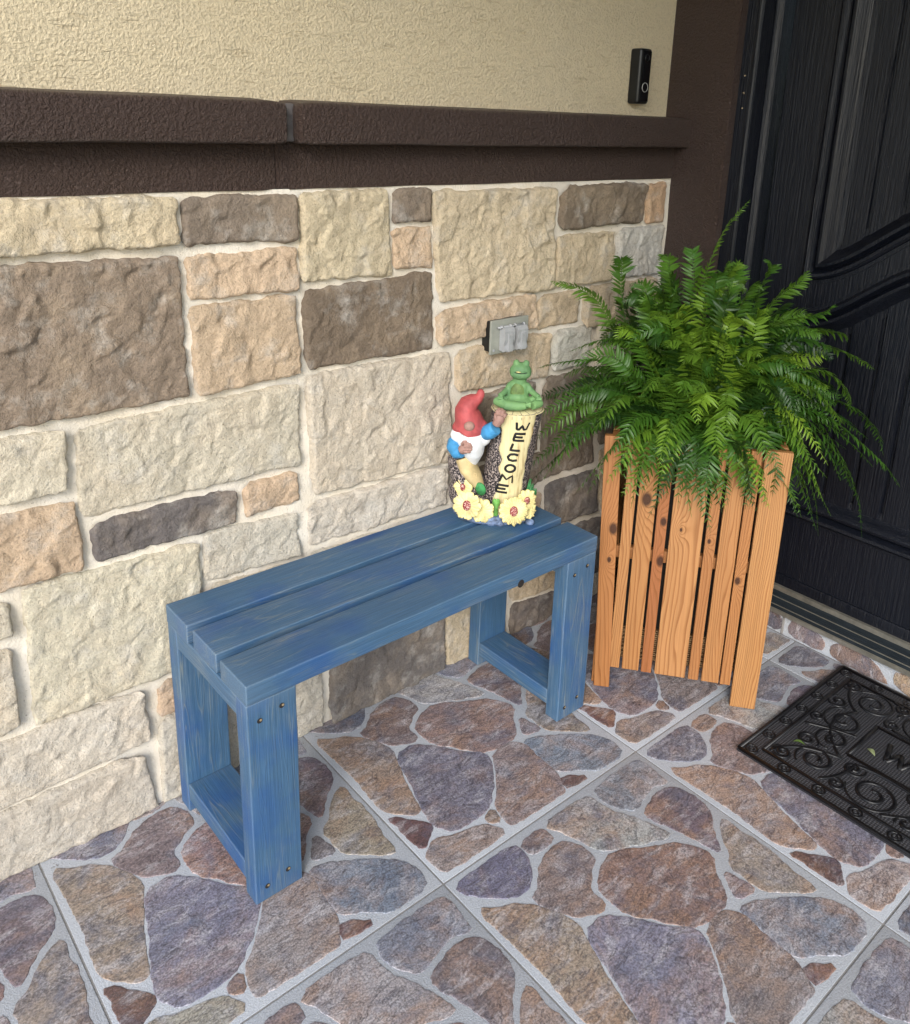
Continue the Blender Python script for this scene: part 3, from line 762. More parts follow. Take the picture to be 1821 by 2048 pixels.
link('hinge_pin', tube([(-.044, 0, 0), (.042, 0, 0)], .0026, 8), M['gplast'], out, (0, -.0135, .0235))
for x in (-.049, .049): link('plate_screw', disc(.0032, .001, 14), M['gplast'], out, (x, -.0071, -.030))

# ================================================================== BENCH
bench = tag(empty('bench', (0, 0, .0024), .0073), 'blue stained slatted wooden bench of thick boards against the stone wall', 'bench')
L_, H_, T_, W_ = .8524, .4478, .038, .0916; G_ = .0190; D_ = 3*W_+2*G_
def board(name, lo, hi, along, parent=bench):
    """a board whose local X runs along its length so that the grain follows it"""
    lo = Vector(lo); hi = Vector(hi); s = hi-lo; c = (lo+hi)/2
    dims, rot = {'x': ((s.x, s.y, s.z), (0, 0, 0)), 'y': ((s.y, s.x, s.z), (0, 0, PI/2)), 'z': ((s.z, s.y, s.x), (0, -PI/2, 0))}[along]
    bm = box_bm(*dims, bev=.0028, seg=3)
    bmesh.ops.subdivide_edges(bm, edges=[e for e in bm.edges if e.calc_length() > dims[0]*.6], cuts=14)
    for v in bm.verts:
        n_ = noise.noise(Vector((v.co.x*9+c.x*31, c.y*17, c.z*23)))*.0011
        v.co.y += n_; v.co.z += n_*.6
    return link(name, mesh_from(bm, True, .7), M['blue'], parent, c, rot)
for k, (dx, dz) in enumerate(((0, 0), (.0015, .0006), (-.001, 0))):
    y0 = k*(W_+G_); board('seat_board', (dx, y0, H_-T_+dz+.0005), (L_+dx, y0+W_, H_+dz), 'x')
s_ = NT('screw_hole'); s_.fin((.012, .010, .010), .8)
M['hole'] = s_.m
M['rawwood'] = m_plain('raw_wood_plug', (.26, .20, .12), .7)
for x0 in (0, L_-W_):
    for front in (True, False):
        y0 = .0006 if front else D_-T_
        lg = board('leg', (x0, y0, 0), (x0+W_, y0+T_, H_-T_), 'z')
        if front:
            for hx, hz in ((.022, H_-T_-.036), (.063, H_-T_-.026), (.022, .030), (.063, .040)):
                # local x of a leg is world z, local z is world -x... placed in bench space through the parent inverse
                h = link('screw_hole', disc(.0048, .0006, 14), M['hole'], lg)
                h.location = lg.matrix_basis.inverted() @ Vector((x0+hx, y0-.0003, hz))
                h.rotation_euler = (0, PI/2, 0)
                g_ = link('plug', disc(.0024, .0004, 12), M['rawwood'], h, (.0018, -.0006, .001))
    board('top_rail', (x0+.001, T_+.0008, H_-2*T_), (x0+W_-.001, D_-T_-.0002, H_-T_-.0002), 'y')
    board('bottom_rail', (x0+.001, T_+.0008, .028), (x0+W_-.001, D_-T_-.0002, .028+T_), 'y')
kn = link('edge_notch', disc(.009, .0006, 16), M['hole'], bench, (.615, -.0003, H_-T_+.004))

# ================================================================== PLANTER
PO = Vector((.926, .052, .0024)); PE = Vector((.613, -.790, 0)).normalized(); PN = Vector((.790, .613, 0)).normalized()   # along the front, and back from it
PWID, PH = .388, .655
PC = PO + PE*PWID/2 + PN*PWID/2
planter = tag(empty('planter_box', (PC.x, PC.y, PC.z), math.atan2(PE.y, PE.x)), 'tall cedar slat planter box holding the fern beside the black door', 'planter')
H0 = PWID/2
tones = [((0.317, 0.133, 0.043), (0.373, 0.169, 0.063)), ((0.365, 0.169, 0.059), (0.412, 0.206, 0.081)), ((0.348, 0.156, 0.053), (0.396, 0.195, 0.074)), ((0.285, 0.101, 0.037), (0.333, 0.13, 0.048)), ((0.396, 0.192, 0.071), (0.436, 0.217, 0.089)), ((0.333, 0.144, 0.052), (0.38, 0.169, 0.063)), ((0.365, 0.166, 0.06), (0.412, 0.202, 0.077)), ((0.348, 0.148, 0.05), (0.396, 0.181, 0.066)), ((0.444, 0.235, 0.092), (0.396, 0.187, 0.066))]
slats = [  # x0, x1, z0, extra tilt, knots (in slat-local x, z)
    (-.003, .035, 0, -.035, [(.010, .10, .012), (.004, .02, .006)], 120), (.041, .066, .058, 0, [], 170), (.072, .112, .058, 0, [(-.001, .155, .014)], 130), (.117, .142, .057, -.008, [(.004, .105, .009), (.006, .005, .011)], 95),
    (.150, .222, .057, 0, [(-.012, .09, .004)], 105), (.229, .253, .056, 0, [(-.003, .07, .005)], 120), (.260, .300, .056, 0, [], 200), (.303, .327, .055, 0, [(-.004, -.02, .008)], 140), (.332, .390, 0, 0, [], 190)]
cmats = [m_cedar('cedar_%d' % i, *tones[i], freq=slats[i][5], knots=slats[i][4], seed=i*1.37) for i in range(9)]
def slat(x0, x1, z0, z1, y, th, mat, rot, name='slat', tilt=0.0):
    bm = box_bm(x1-x0, th, z1-z0, bev=.0022, seg=2)
    o = link(name, mesh_from(bm, True, .6), mat, planter)
    o.matrix_basis = Matrix.Rotation(rot, 4, 'Z') @ Matrix.Translation(((x0+x1)/2-H0, y, (z0+z1)/2)) @ Matrix.Rotation(tilt, 4, 'Y')
    return o
for i, (x0, x1, z0, tl, kn_, fq) in enumerate(slats):
    post = i in (0, 8)
    slat(x0, x1, z0, PH-(0 if post else .004), -H0+(.008 if post else .010), .016, cmats[i], 0, 'corner_post' if post else 'slat', tl if post else tl*.3)
for k in (1, 2, 3):
    for i, (x0, x1, z0, tl, kn_, fq) in enumerate(slats):
        if i == 0: x0 = .018
        if i == 8: x1 = .372
        slat(x0, x1, z0, PH-.004, -H0+.010, .016, cmats[(i*2+k*3) % 9], k*PI/2, 'corner_post' if i in (0, 8) else 'slat')
for k in range(4):
    for z in (.345, .60): slat(.03, PWID-.03, z, z+.03, -H0+.030, .018, cmats[5], k*PI/2, 'inner_rail')
M['liner'] = m_plain('dark_liner', (.010, .009, .008), .8)
link('liner', mesh_from(box_bm(PWID-.086, PWID-.086, .45, c=(0, 0, .380))), M['liner'], planter)
s_ = NT('potting_soil'); c_ = s_.coord((1, 1, 1)); s_.fin((.012, .009, .006), .95, s_.bump(s_.noise(c_, 120, 4), .01, 1.0))
link('soil', mesh_from(box_bm(PWID-.11, PWID-.11, .03, c=(0, 0, .612))), s_.m, planter)
# wicker basket: woven rounds round a square tray, seen below the slats
bk = tag(empty('wicker_basket', (PC.x, PC.y, .0024), math.atan2(PE.y, PE.x)), 'woven wicker basket behind the planter slats, only its foot showing', 'basket')
hb = H0-.040
def rounded_rect(h, r, n=5, wob=0, ph=0):
    P = []
    for cx_, cy_, a0 in ((h-r, h-r, 0), (-h+r, h-r, 90), (-h+r, -h+r, 180), (h-r, -h+r, 270)):
        for d in range(n+1):
            a = math.radians(a0+90*d/n); P.append((cx_+r*math.cos(a), cy_+r*math.sin(a)))
    P = [tuple(p) for p in resample(P, .012)]
    return [(x*(1+wob*(1 if (i+ph) % 2 else -1)), y*(1+wob*(1 if (i+ph) % 2 else -1))) for i, (x, y) in enumerate(P)]
for r_ in range(14):
    z = .070+r_*.0062; P = rounded_rect(hb, .03, 5, .010, r_); P = [(x, y, z) for x, y in P]; P.append(P[0])
    link('weave_round', tube(P, .0031, 6, cap=False), M['wicker'], bk)
link('tray', mesh_from(box_bm(2*hb-.02, 2*hb-.02, .075, c=(0, 0, .108))), M['wicker'], bk)

# ================================================================== FERN
FC = Vector((PC.x, PC.y, .635))
fern = tag(empty('boston_fern', (FC.x, FC.y, FC.z)), 'lush green fern with arching fronds spilling over the cedar planter', 'fern')
RF = random.Random(5)
def guard(p):
    """keep a frond point out of the walls, the planter and the floor"""
    p = p.copy()
    if p.y > .300: p.y = .300 + .004*math.sin(p.x*40)
    lim = 1.425 if p.y > .17 else 1.54
    if p.x > lim: p.x = lim
    return p
def frond(p0, p1, p2, width, twist, col, curl=0.0, npair=None, bright=0.0):
    n = 40; pts = []
    for i in range(n+1):
        t = i/n; p = p0*(1-t)**2 + p1*2*t*(1-t) + p2*t*t
        p += Vector((noise.noise(Vector((t*3, p0.x*9, width*70))), noise.noise(Vector((t*3, 7, p2.x*9))), noise.noise(Vector((t*3, 3, p2.y*9)))))*.034*t
        pts.append(guard(p))
    Lg = sum((pts[i+1]-pts[i]).length for i in range(n))
    V, F = tube_data([p-FC for p in pts[::4]], [.0016*(1-.75*i/10) for i in range(11)], 4)
    V = list(V)
    np_ = npair or int(Lg/.0104)
    start = .10
    for k in range(np_):
        t = start + (1-start)*k/(np_-1); f = t*n; i = min(n-1, int(f)); p = pts[i].lerp(pts[i+1], f-i)
        T = (pts[min(n, i+2)]-pts[max(0, i-1)]).normalized()
        S = T.cross(Vector((0, 0, 1)))
        if S.length < .12: S = T.cross(Vector((PN.x, PN.y, .1)))
        S.normalize(); N = S.cross(T).normalized()
        tw = twist*(.5+t); S2 = S*math.cos(tw)+N*math.sin(tw); N2 = N*math.cos(tw)-S*math.sin(tw)
        sh = min(1, (t-start)/.16+.42)*min(1, (max(0,1-t)/.36)**.62+.04)
        ln = width*sh*RF.uniform(.88, 1.08)
        for sd_ in (-1, 1):
            if RF.random() < .025: continue
            a = math.radians(18+30*t*t+RF.uniform(-8, 8)); dr = (S2*sd_*math.cos(a)+T*math.sin(a)).normalized()
            dp = RF.uniform(.05, .50)+curl; wd = min(.0043, ln*.145)*RF.uniform(.9, 1.1)
            roll = RF.uniform(-.35, .35)
            c_ = (T*math.cos(roll)+N2*math.sin(roll)).normalized()
            b0 = p-FC+T*RF.uniform(-.001, .001)
            def q(s, side, lift=0.0): return b0 + dr*ln*s + c_*wd*side - N2*(ln*dp*s*s) + N2*lift
            base = len(V); up = wd*.30
            V += [q(0, -.25), q(0, .35), q(.22, -.95, up), q(.25, .0), q(.20, 1.0, up), q(.62, -.78, up), q(.64, .05), q(.60, .80, up), q(1.0, .25)]
            F += [(base, base+3, base+2), (base, base+1, base+3), (base+1, base+4, base+3), (base+2, base+3, base+6, base+5), (base+3, base+4, base+7, base+6), (base+5, base+6, base+8), (base+6, base+7, base+8)]
    me = pydata(V, F, True); me.materials.append(M['leaf'])
    return link('frond', me, None, fern, (0, 0, 0), color=col)
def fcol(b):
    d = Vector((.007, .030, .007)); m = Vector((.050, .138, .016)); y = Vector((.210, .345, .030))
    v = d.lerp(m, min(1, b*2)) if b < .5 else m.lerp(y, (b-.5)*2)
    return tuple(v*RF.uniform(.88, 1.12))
def bez(tip, lift, width, twist=0.0, b=.5, curl=0.0, start=None):
    tip = Vector(tip); d = tip-FC; h = Vector((d.x, d.y, 0))
    if h.length > .001: s0 = FC + h.normalized()*RF.uniform(.01, .09)+Vector((RF.uniform(-.04, .04), RF.uniform(-.04, .04), 0))
    else: s0 = FC.copy()
    s0.z = FC.z - .02
    if start: s0 = Vector(start)
    mid = s0 + Vector((d.x, d.y, 0))*.38; mid.z = max(s0.z, tip.z) + lift
    return frond(s0, mid, tip, width, twist, fcol(b), curl)
SR = Vector((.7600, -.6494, 0)).normalized(); SB = Vector((.6494, .7600, 0)).normalized()      # across and away from the approach side
def P3(side, z, back=0.0): return FC + SR*side + SB*back + Vector((0, 0, z))
heroes = [(-.21, -.04, -.17, .17, .042, .1, .45), (-.17, -.06, -.20, .17, .042, -.2, .55), (.20, -.05, -.19, .17, .042, .2, .5), (.24, -.08, -.16, .18, .042, .0, .45), (.16, -.07, -.21, .17, .040, -.2, .6), (-.24, -.09, -.14, .18, .042, .2, .4), (.22, -.03, -.18, .16, .042, .3, .55), (0.213, 0.382, -0.02, -0.02, 0.036, 0.6, 0.6), (0.132, 0.397, 0.05, 0.0, 0.034, 0.3, 0.5), (-0.36, 0.334, 0, 0.03, 0.036, -0.6, 0.6), (-0.202, 0.394, 0.08, 0.02, 0.036, -0.4, 0.4), (-0.068, 0.353, 0.1, 0.03, 0.034, 0.1, 0.35), (-0.027, 0.403, 0.05, 0.03, 0.032, 0.2, 0.5), (0.325, 0.23, -0.03, 0.1, 0.036, 0.4, 0.6), (0.407, 0.17, 0, 0.13, 0.034, 0.3, 0.6), (0.479, -0.113, -0.08, 0.2, 0.042, 0.15, 0.42), (0.418, -0.242, -0.05, 0.22, 0.026, 0.1, 0.38), (0.251, -0.149, -0.13, 0.19, 0.042, 0.1, 0.48), (-0.373, -0.099, -0.1, 0.19, 0.044, -0.1, 0.5), (-0.383, 0.127, 0, 0.12, 0.036, -0.2, 0.3), (-0.37, 0.063, -0.03, 0.13, 0.038, -0.3, 0.4), (-0.112, -0.105, -0.22, 0.17, 0.042, 0.1, 0.5), (-0.212, -0.063, -0.2, 0.17, 0.044, 0, 0.45), (-0.048, -0.134, -0.22, 0.17, 0.036, 0.1, 0.55), (0.097, -0.176, -0.2, 0.19, 0.024, 0.2, 0.4), (0.146, -0.153, -0.18, 0.18, 0.038, -0.1, 0.5), (-0.267, -0.124, -0.15, 0.19, 0.034, 0.1, 0.42), (-0.158, -0.089, -0.22, 0.17, 0.044, -0.2, 0.45), (0.297, -0.22, -0.1, 0.22, 0.028, 0.2, 0.38), (0.479, -0.036, 0, 0.19, 0.034, 0.2, 0.45), (0.004, 0.295, -0.15, 0.06, 0.036, 0.3, 0.95), (-0.158, 0.29, -0.15, 0.06, 0.036, -0.2, 0.7), (0.194, 0.18, -0.12, 0.11, 0.038, 0.4, 0.8), (-0.015, 0.241, -0.2, 0.08, 0.036, 0.5, 0.9), (-0.07, 0.096, -0.27, 0.14, 0.04, -0.1, 0.85), (-0.286, 0.041, -0.2, 0.15, 0.042, -0.2, 0.6), (0.132, 0.019, -0.2, 0.15, 0.04, 0.2, 0.7), (-0.327, -0.027, -0.12, 0.17, 0.042, 0.1, 0.5), (0.02, -0.06, -0.26, 0.16, 0.042, 0.2, 0.65), (0.06, -0.1, -0.25, 0.17, 0.04, -0.2, 0.5), (-0.02, -0.09, -0.26, 0.16, 0.04, 0.3, 0.5), (0.19, -0.08, -0.21, 0.17, 0.042, 0.1, 0.55), (0.23, -0.02, -0.2, 0.16, 0.042, -0.2, 0.6), (0.31, -0.05, -0.14, 0.18, 0.042, 0.2, 0.45), (0.36, -0.09, -0.1, 0.19, 0.04, 0.2, 0.4), (0.38, 0.03, -0.08, 0.16, 0.038, 0.3, 0.45), (0.42, -0.05, -0.05, 0.18, 0.036, 0.1, 0.4), (0.33, 0.12, -0.1, 0.13, 0.038, 0.4, 0.6), (-0.24, 0.02, -0.24, 0.15, 0.042, 0.2, 0.5), (-0.33, 0.0, -0.15, 0.16, 0.04, -0.3, 0.45), (-0.3, 0.1, -0.12, 0.13, 0.04, -0.2, 0.5), (-0.32, 0.2, -0.05, 0.1, 0.038, -0.3, 0.5), (-0.25, 0.25, -0.08, 0.08, 0.036, -0.2, 0.55), (0.1, 0.3, -0.12, 0.06, 0.036, 0.3, 0.8), (0.06, 0.22, -0.2, 0.1, 0.036, -0.3, 0.75), (0.14, 0.12, -0.23, 0.13, 0.038, 0.2, 0.6), (0.26, 0.1, -0.17, 0.13, 0.04, 0.3, 0.65), (-0.18, 0.14, -0.22, 0.12, 0.04, -0.3, 0.6), (-0.1, 0.2, -0.2, 0.1, 0.038, 0.2, 0.7), (0.0, 0.06, -0.28, 0.15, 0.04, 0.1, 0.7), (0.07, 0.02, -0.27, 0.15, 0.042, -0.2, 0.6), (-0.14, 0.0, -0.26, 0.15, 0.044, 0.2, 0.55), (0.28, 0.3, -0.03, 0.04, 0.036, 0.5, 0.5), (0.2, 0.29, -0.08, 0.06, 0.036, 0.3, 0.6)]   # side, height above the rim, depth, lift, leaflet length, twist, brightness
for s0_, z_, b_, lf, wd_, tw_, br_ in heroes: bez(P3(s0_, z_, b_), lf, wd_, tw_, br_)
for k in range(26):     # fronds that hang over the front edge
    sd0 = -.25+.52*(k+.5)/26+RF.uniform(-.02, .02); bk0 = -.235-.02*RF.random()+.45*max(0, sd0-.12)+.25*max(0, -sd0-.12)
    bez(P3(sd0, RF.uniform(-.125, -.02), bk0), RF.uniform(.13, .19), RF.uniform(.034, .044), RF.uniform(-.4, .4), min(1, max(0, RF.gauss(.45, .2))))
for k in range(165):
    az = RF.uniform(0, 2*PI); q_ = RF.random(); reach = .08+.30*q_**.7
    zt = .36*(1-q_)**.9 - .11*q_ + RF.uniform(-.07, .07)
    tip = P3(math.sin(az)*reach*1.12, zt, -math.cos(az)*reach*.85)
    lift = .02+.15*q_ + RF.uniform(-.02, .04)
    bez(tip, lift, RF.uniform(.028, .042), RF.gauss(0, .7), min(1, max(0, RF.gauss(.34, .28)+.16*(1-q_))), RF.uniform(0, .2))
frond(P3(-.03, .10, .03), P3(-.045, .42, .02), P3(.055, .536, 0), .027, .5, fcol(.62))

# ================================================================== DOOR MAT
MX0, MX1, MY0, MY1 = 1.0085, 1.4945, -.306, -1.06
mat_ = tag(empty('door_mat', ((MX0+MX1)/2, (MY0+MY1)/2, .0024)), 'black rubber door mat with raised scrolls and ringed border below the door', 'door mat')
mcx, mcy = (MX0+MX1)/2, (MY0+MY1)/2
link('rubber_base', mesh_from(box_bm(MX1-MX0, MY0-MY1, .007, bev=.0025, seg=2, c=(0, 0, .0035)), True, .6), M['rubber'], mat_)
M['rub2'] = m_plain('smooth_rubber', (.0045, .0045, .006), .42, 80, .3, .0006, .5)
def mflat(path, r, name, closed=False):
    P = [Vector((x-mcx, y-mcy, .0072)) for x, y in path]
    if closed: P.append(P[0].copy())
    return link(name, tube(P, r, 6, flat=.75, up=Vector((0, 0, 1))), M['rub2'], mat_)
def rect_path(x0, x1, y0, y1): return [(x0, y0), (x1, y0), (x1, y1), (x0, y1), (x0, y0)]
for ins, r in ((.004, .0055), (.041, .0046)):
    x0, x1, y0, y1 = MX0+ins, MX1-ins, MY1+ins, MY0-ins
    for a, b in (((x0, y0), (x1, y0)), ((x1, y0), (x1, y1)), ((x1, y1), (x0, y1)), ((x0, y1), (x0, y0))): mflat([a, b], r, 'rim_bar')
px0, px1, py1, py0 = 1.184, 1.328, -.474, -.892      # panel that carries the word
for a, b in (((px0, py1), (px1, py1)), ((px0, py0), (px1, py0)), ((px0, py0), (px0, py1)), ((px1, py0), (px1, py1))): mflat([a, b], .0046, 'panel_bar')
def ring_at(x, y, rr=.0125):
    t = link('border_ring', None or tube([Vector((rr*math.cos(2*PI*i/22), rr*math.sin(2*PI*i/22), 0)) for i in range(23)], .0026, 6, flat=.8), M['rub2'], mat_, (x-mcx, y-mcy, .0072))
    link('inner_ring', tube([Vector((rr*.45*math.cos(2*PI*i/14), rr*.45*math.sin(2*PI*i/14), 0)) for i in range(15)], .0019, 5, flat=.8), M['rub2'], t)
for i in range(7):
    x = MX0+.024 + i*(MX1-MX0-.048)/6; ring_at(x, MY0-.023); ring_at(x, MY1+.023)
for i in range(1, 9):
    y = MY0-.023 - i*(MY0-MY1-.046)/9; ring_at(MX0+.024, y); ring_at(MX1-.024, y)
def spiral(cx, cy, r0, turns, a0, hand=1, tail=None, w=.0046):
    P = []; n = int(34*turns)
    for i in range(n+1):
        t = i/n; r = r0*(1-.80*t); a = math.radians(a0)+hand*2*PI*turns*t; P.append((cx+r*math.cos(a), cy+r*math.sin(a)))
    if tail: P = [tail]+[((tail[0]*(1-u)**2+P[0][0]*u*u+2*u*(1-u)*(.5*tail[0]+.5*P[0][0]+.010)), (tail[1]*(1-u)**2+P[0][1]*u*u+2*u*(1-u)*(.5*tail[1]+.5*P[0][1]))) for u in (.3, .6)] + P
    lim = []
    for x, y in P: lim.append((x, y))
    P3_ = [Vector((x-mcx, y-mcy, .0072)) for x, y in lim]
    rad = [w*(.55+.45*min(1, 3*i/len(P3_))*1.0) for i in range(len(P3_))]; rad[-1] = w*1.35; rad[-2] = w*1.3
    link('scroll', tube(P3_, rad, 6, flat=.75), M['rub2'], mat_)
base_sp = [(1.076, -.378, .023, 1.5, 40, 1, None), (1.112, -.436, .043, 1.7, 150, -1, None), (1.160, -.392, .026, 1.4, 250, 1, None), (1.285, -.415, .050, 1.6, 20, 1, None), (1.205, -.430, .040, 1.5, 190, -1, None),
           (1.108, -.565, .055, 1.8, 100, 1, None), (1.150, -.505, .024, 1.3, 300, -1, None), (1.400, -.432, .050, 1.7, 60, -1, None), (1.432, -.366, .024, 1.4, 120, 1, None), (1.345, -.372, .026, 1.4, 30, 1, None), (1.077, -.500, .020, 1.3, 60, -1, None),
           (1.400, -.555, .054, 1.8, 200, -1, None), (1.360, -.495, .020, 1.3, 10, 1, None), (1.435, -.490, .020, 1.3, 10, 1, None), (1.255, -.368, .018, 1.2, 200, -1, None), (1.160, -.635, .022, 1.3, 30, 1, None), (1.080, -.645, .022, 1.3, 130, -1, None), (1.352, -.640, .020, 1.3, 130, -1, None), (1.43, -.64, .02, 1.3, 30, 1, None)]
for s in base_sp:
    spiral(*s)
    cx_, cy_, r_, tn, a0, hd, tl = s; spiral(cx_, 2*mcy-cy_, r_, tn, -a0, -hd, None)
def arc(x0, y0, xm, ym, x1, y1, w=.0042):
    P = [((1-t)**2*x0+2*t*(1-t)*xm+t*t*x1, (1-t)**2*y0+2*t*(1-t)*ym+t*t*y1) for t in [i/14 for i in range(15)]]
    mflat(P, w, 'stem'); mflat([(x, 2*mcy-y) for x, y in P], w, 'stem')
for a in ((1.06, -.36, 1.13, -.37, 1.16, -.47), (1.16, -.47, 1.25, -.36, 1.34, -.42), (1.34, -.42, 1.37, -.37, 1.45, -.36), (1.065, -.47, 1.10, -.50, 1.165, -.50), (1.165, -.50, 1.19, -.56, 1.165, -.66), (1.21, -.36, 1.25, -.43, 1.255, -.46), (1.345, -.50, 1.33, -.58, 1.35, -.66), (1.40, -.49, 1.44, -.50, 1.45, -.46), (1.065, -.60, 1.09, -.63, 1.12, -.66)): arc(*a)
# the first letter of the word, read from the door side's left
wp = [(0, 1), (.25, 0), (.5, .72), (.75, 0), (1, 1)]
P = [(1.228+.062*v, -.522-.062*u) for u, v in wp]
for i in range(4): mflat([P[i], P[i+1]], .0062, 'letter_stroke')
# leaves dropped on the mat
M['fallen'] = m_plain('fallen_leaf_green', (.16, .26, .06), .6); M['fallen2'] = m_plain('fallen_leaf_pale', (.42, .48, .25), .6)
def leaf_obj(name, p, q, w, mt, lab):
    p = Vector(p); q = Vector(q); d = q-p; sd_ = Vector((-d.y, d.x, 0)).normalized()*w; c = (p+q)/2; V = []; n = 7
    for i in range(n):
        t = i/(n-1); k = max(0, math.sin(PI*min(1, t*1.02)))**.8; z = .004*math.sin(PI*t)
        V += [p+d*t-sd_*k-c+Vector((0, 0, z+.002*k)), p+d*t-c+Vector((0, 0, z)), p+d*t+sd_*k-c+Vector((0, 0, z+.003*k))]
    F = [(3*i+j, 3*i+j+1, 3*i+j+4, 3*i+j+3) for i in range(n-1) for j in (0, 1)]
    bm = bmesh.new(); vv = [bm.verts.new(v) for v in V]
    for f in F: bm.faces.new([vv[i] for i in f])
    bmesh.ops.solidify(bm, geom=list(bm.faces), thickness=.0006)
    tag(link(name, mesh_from(bm, True), mt, None, c+Vector((0, 0, .0135))), lab, 'leaf', 'leaves fallen on the mat')
leaf_obj('fallen_leaf', (1.122, -.377, 0), (1.133, -.401, 0), .0035, M['fallen'], 'small dark green leaf lying on the door mat corner')
leaf_obj('fallen_leaf', (1.232, -.494, 0), (1.221, -.517, 0), .0055, M['fallen2'], 'pale green leaf lying near the letter on the mat')

# ================================================================== GARDEN STATUE
SX = Vector((.7195, -.6945, 0)); SY = Vector((.6945, .7195, 0))
statue = tag(empty('garden_statue', (.739, .228, .4510), math.atan2(SX.y, SX.x)), 'painted welcome statue with gnome, frog and flowers on a log, standing on the bench', 'statue')
def paint(name, col, rough=.5, amp=.10, ns=90, dark=None): M[name] = m_plain(name, col, max(rough, .62), ns*.5, amp*2.4, .0010, .35, 0, dark)
paint('red_paint', (.40, .075, .078)); paint('white_paint', (.74, .76, .78), .55, .04); paint('skin_paint', (.34, .20, .165)); paint('sleeve_paint', (.05, .24, .47))
paint('frog_green', (.125, .235, .085), .38, .25, 30, (.090, .195, .090)); paint('frog_belly', (.175, .275, .085), .4, .25, 45); paint('petal_yellow', (.74, .63, .29), .55, .16, 60); paint('letter_black', (.008, .008, .009), .3)
paint('leaf_green', (.030, .17, .05), .45, .5, 60); paint('base_blue', (.115, .16, .26), .55, .35, 120); paint('wood_paint', (.55, .43, .22), .6, .15, 40); paint('stem_green', (.10, .26, .05), .5, .4, 80)
s_ = NT('flower_heart'); c_ = s_.coord((1, 1, 1)); f_ = s_.noise(c_, 420, 2, .6)
M['heart'] = s_.fin(s_.ramp(f_, [(.45, (.16, .02, .02)), (.55, (.45, .10, .08)), (.62, (.72, .60, .52))]), .5, s_.bump(f_, .002, .8))
M['topwood'] = M['wood_paint']
DX, DZ = .000230, .000254
def sp(zx, zy, y):     # a point of the statue from its front elevation
    dz = 1890-zy
    return Vector(((zx-715)*DX, y, max(0, dz*DZ*(1-6.3e-5*dz)-(y+.06)*.466)))
def ellipsoid(c, r, n=14, m=10, rot=None):
    V = []; F = []
    for i in range(m+1):
        th = PI*i/m
        for j in range(n):
            a = 2*PI*j/n; v = Vector((r[0]*math.sin(th)*math.cos(a), r[1]*math.sin(th)*math.sin(a), r[2]*math.cos(th)))
            if rot: v = rot @ v
            V.append(Vector(c)+v)
    for i in range(m):
        for j in range(n): F.append((i*n+j, i*n+(j+1) % n, (i+1)*n+(j+1) % n, (i+1)*n+j))
    return V, F
def fuse(name, parts, mat, voxel=.0022, it=4, parent=statue):
    """overlapping solids melted into one continuous skin"""
    V, F = merge(*parts); me = pydata(V, F); o = bpy.data.objects.new('tmp', me); COL.objects.link(o)
    r = o.modifiers.new('r', 'REMESH'); r.mode = 'VOXEL'; r.voxel_size = voxel
    s = o.modifiers.new('s', 'SMOOTH'); s.iterations = it; s.factor = .5
    dg = bpy.context.evaluated_depsgraph_get(); dg.update()
    m2 = bpy.data.meshes.new_from_object(o.evaluated_get(dg)); bpy.data.objects.remove(o)
    m2.polygons.foreach_set('use_smooth', [True]*len(m2.polygons)); m2.materials.clear()
    return link(name, m2, mat, parent)
# base slab
V = []; F = []; n = 44
for z, k in ((0, .97), (.004, 1.0), (.016, .985), (.021, .93)):
    for i in range(n):
        a = 2*PI*i/n; w = 1+.03*noise.noise(Vector((math.cos(a)*2, math.sin(a)*2, 1)))
        V.append((.094*k*w*math.cos(a), .060*k*w*math.sin(a), z))
for r_ in range(3):
    for i in range(n): F.append((r_*n+i, r_*n+(i+1) % n, (r_+1)*n+(i+1) % n, (r_+1)*n+i))
F += [tuple(range(n-1, -1, -1)), tuple(range(3*n, 4*n))]
link('base', pydata(V, F, True), M['base_blue'], statue)
# leaning log
LA, LB = Vector((.016, .006, .004)), Vector((.0440, .006, .262))
def log_r(t, a): return (.0500+.0065*t)*(1+.035*noise.noise(Vector((math.cos(a)*2.2, math.sin(a)*2.2, t*5))))
def log_pt(t, a, off=0.0):     # a = 0 faces the front, grows to the right
    c = LA.lerp(LB, t); r = log_r(t, a)+off
    return c + Vector((math.sin(a)*r, -math.cos(a)*r, 0))
V = []; F = []; n = 48; m = 30
for i in range(m+1):
    for j in range(n): V.append(log_pt(i/m, 2*PI*j/n, .0008*noise.noise(Vector((j*.9, i*.8, 2)))))
for i in range(m):
    for j in range(n): F.append((i*n+j, i*n+(j+1) % n, (i+1)*n+(j+1) % n, (i+1)*n+j))
F.append(tuple(range(m*n, (m+1)*n)))
log = link('log', pydata(V, F, True), M['bark'], statue)
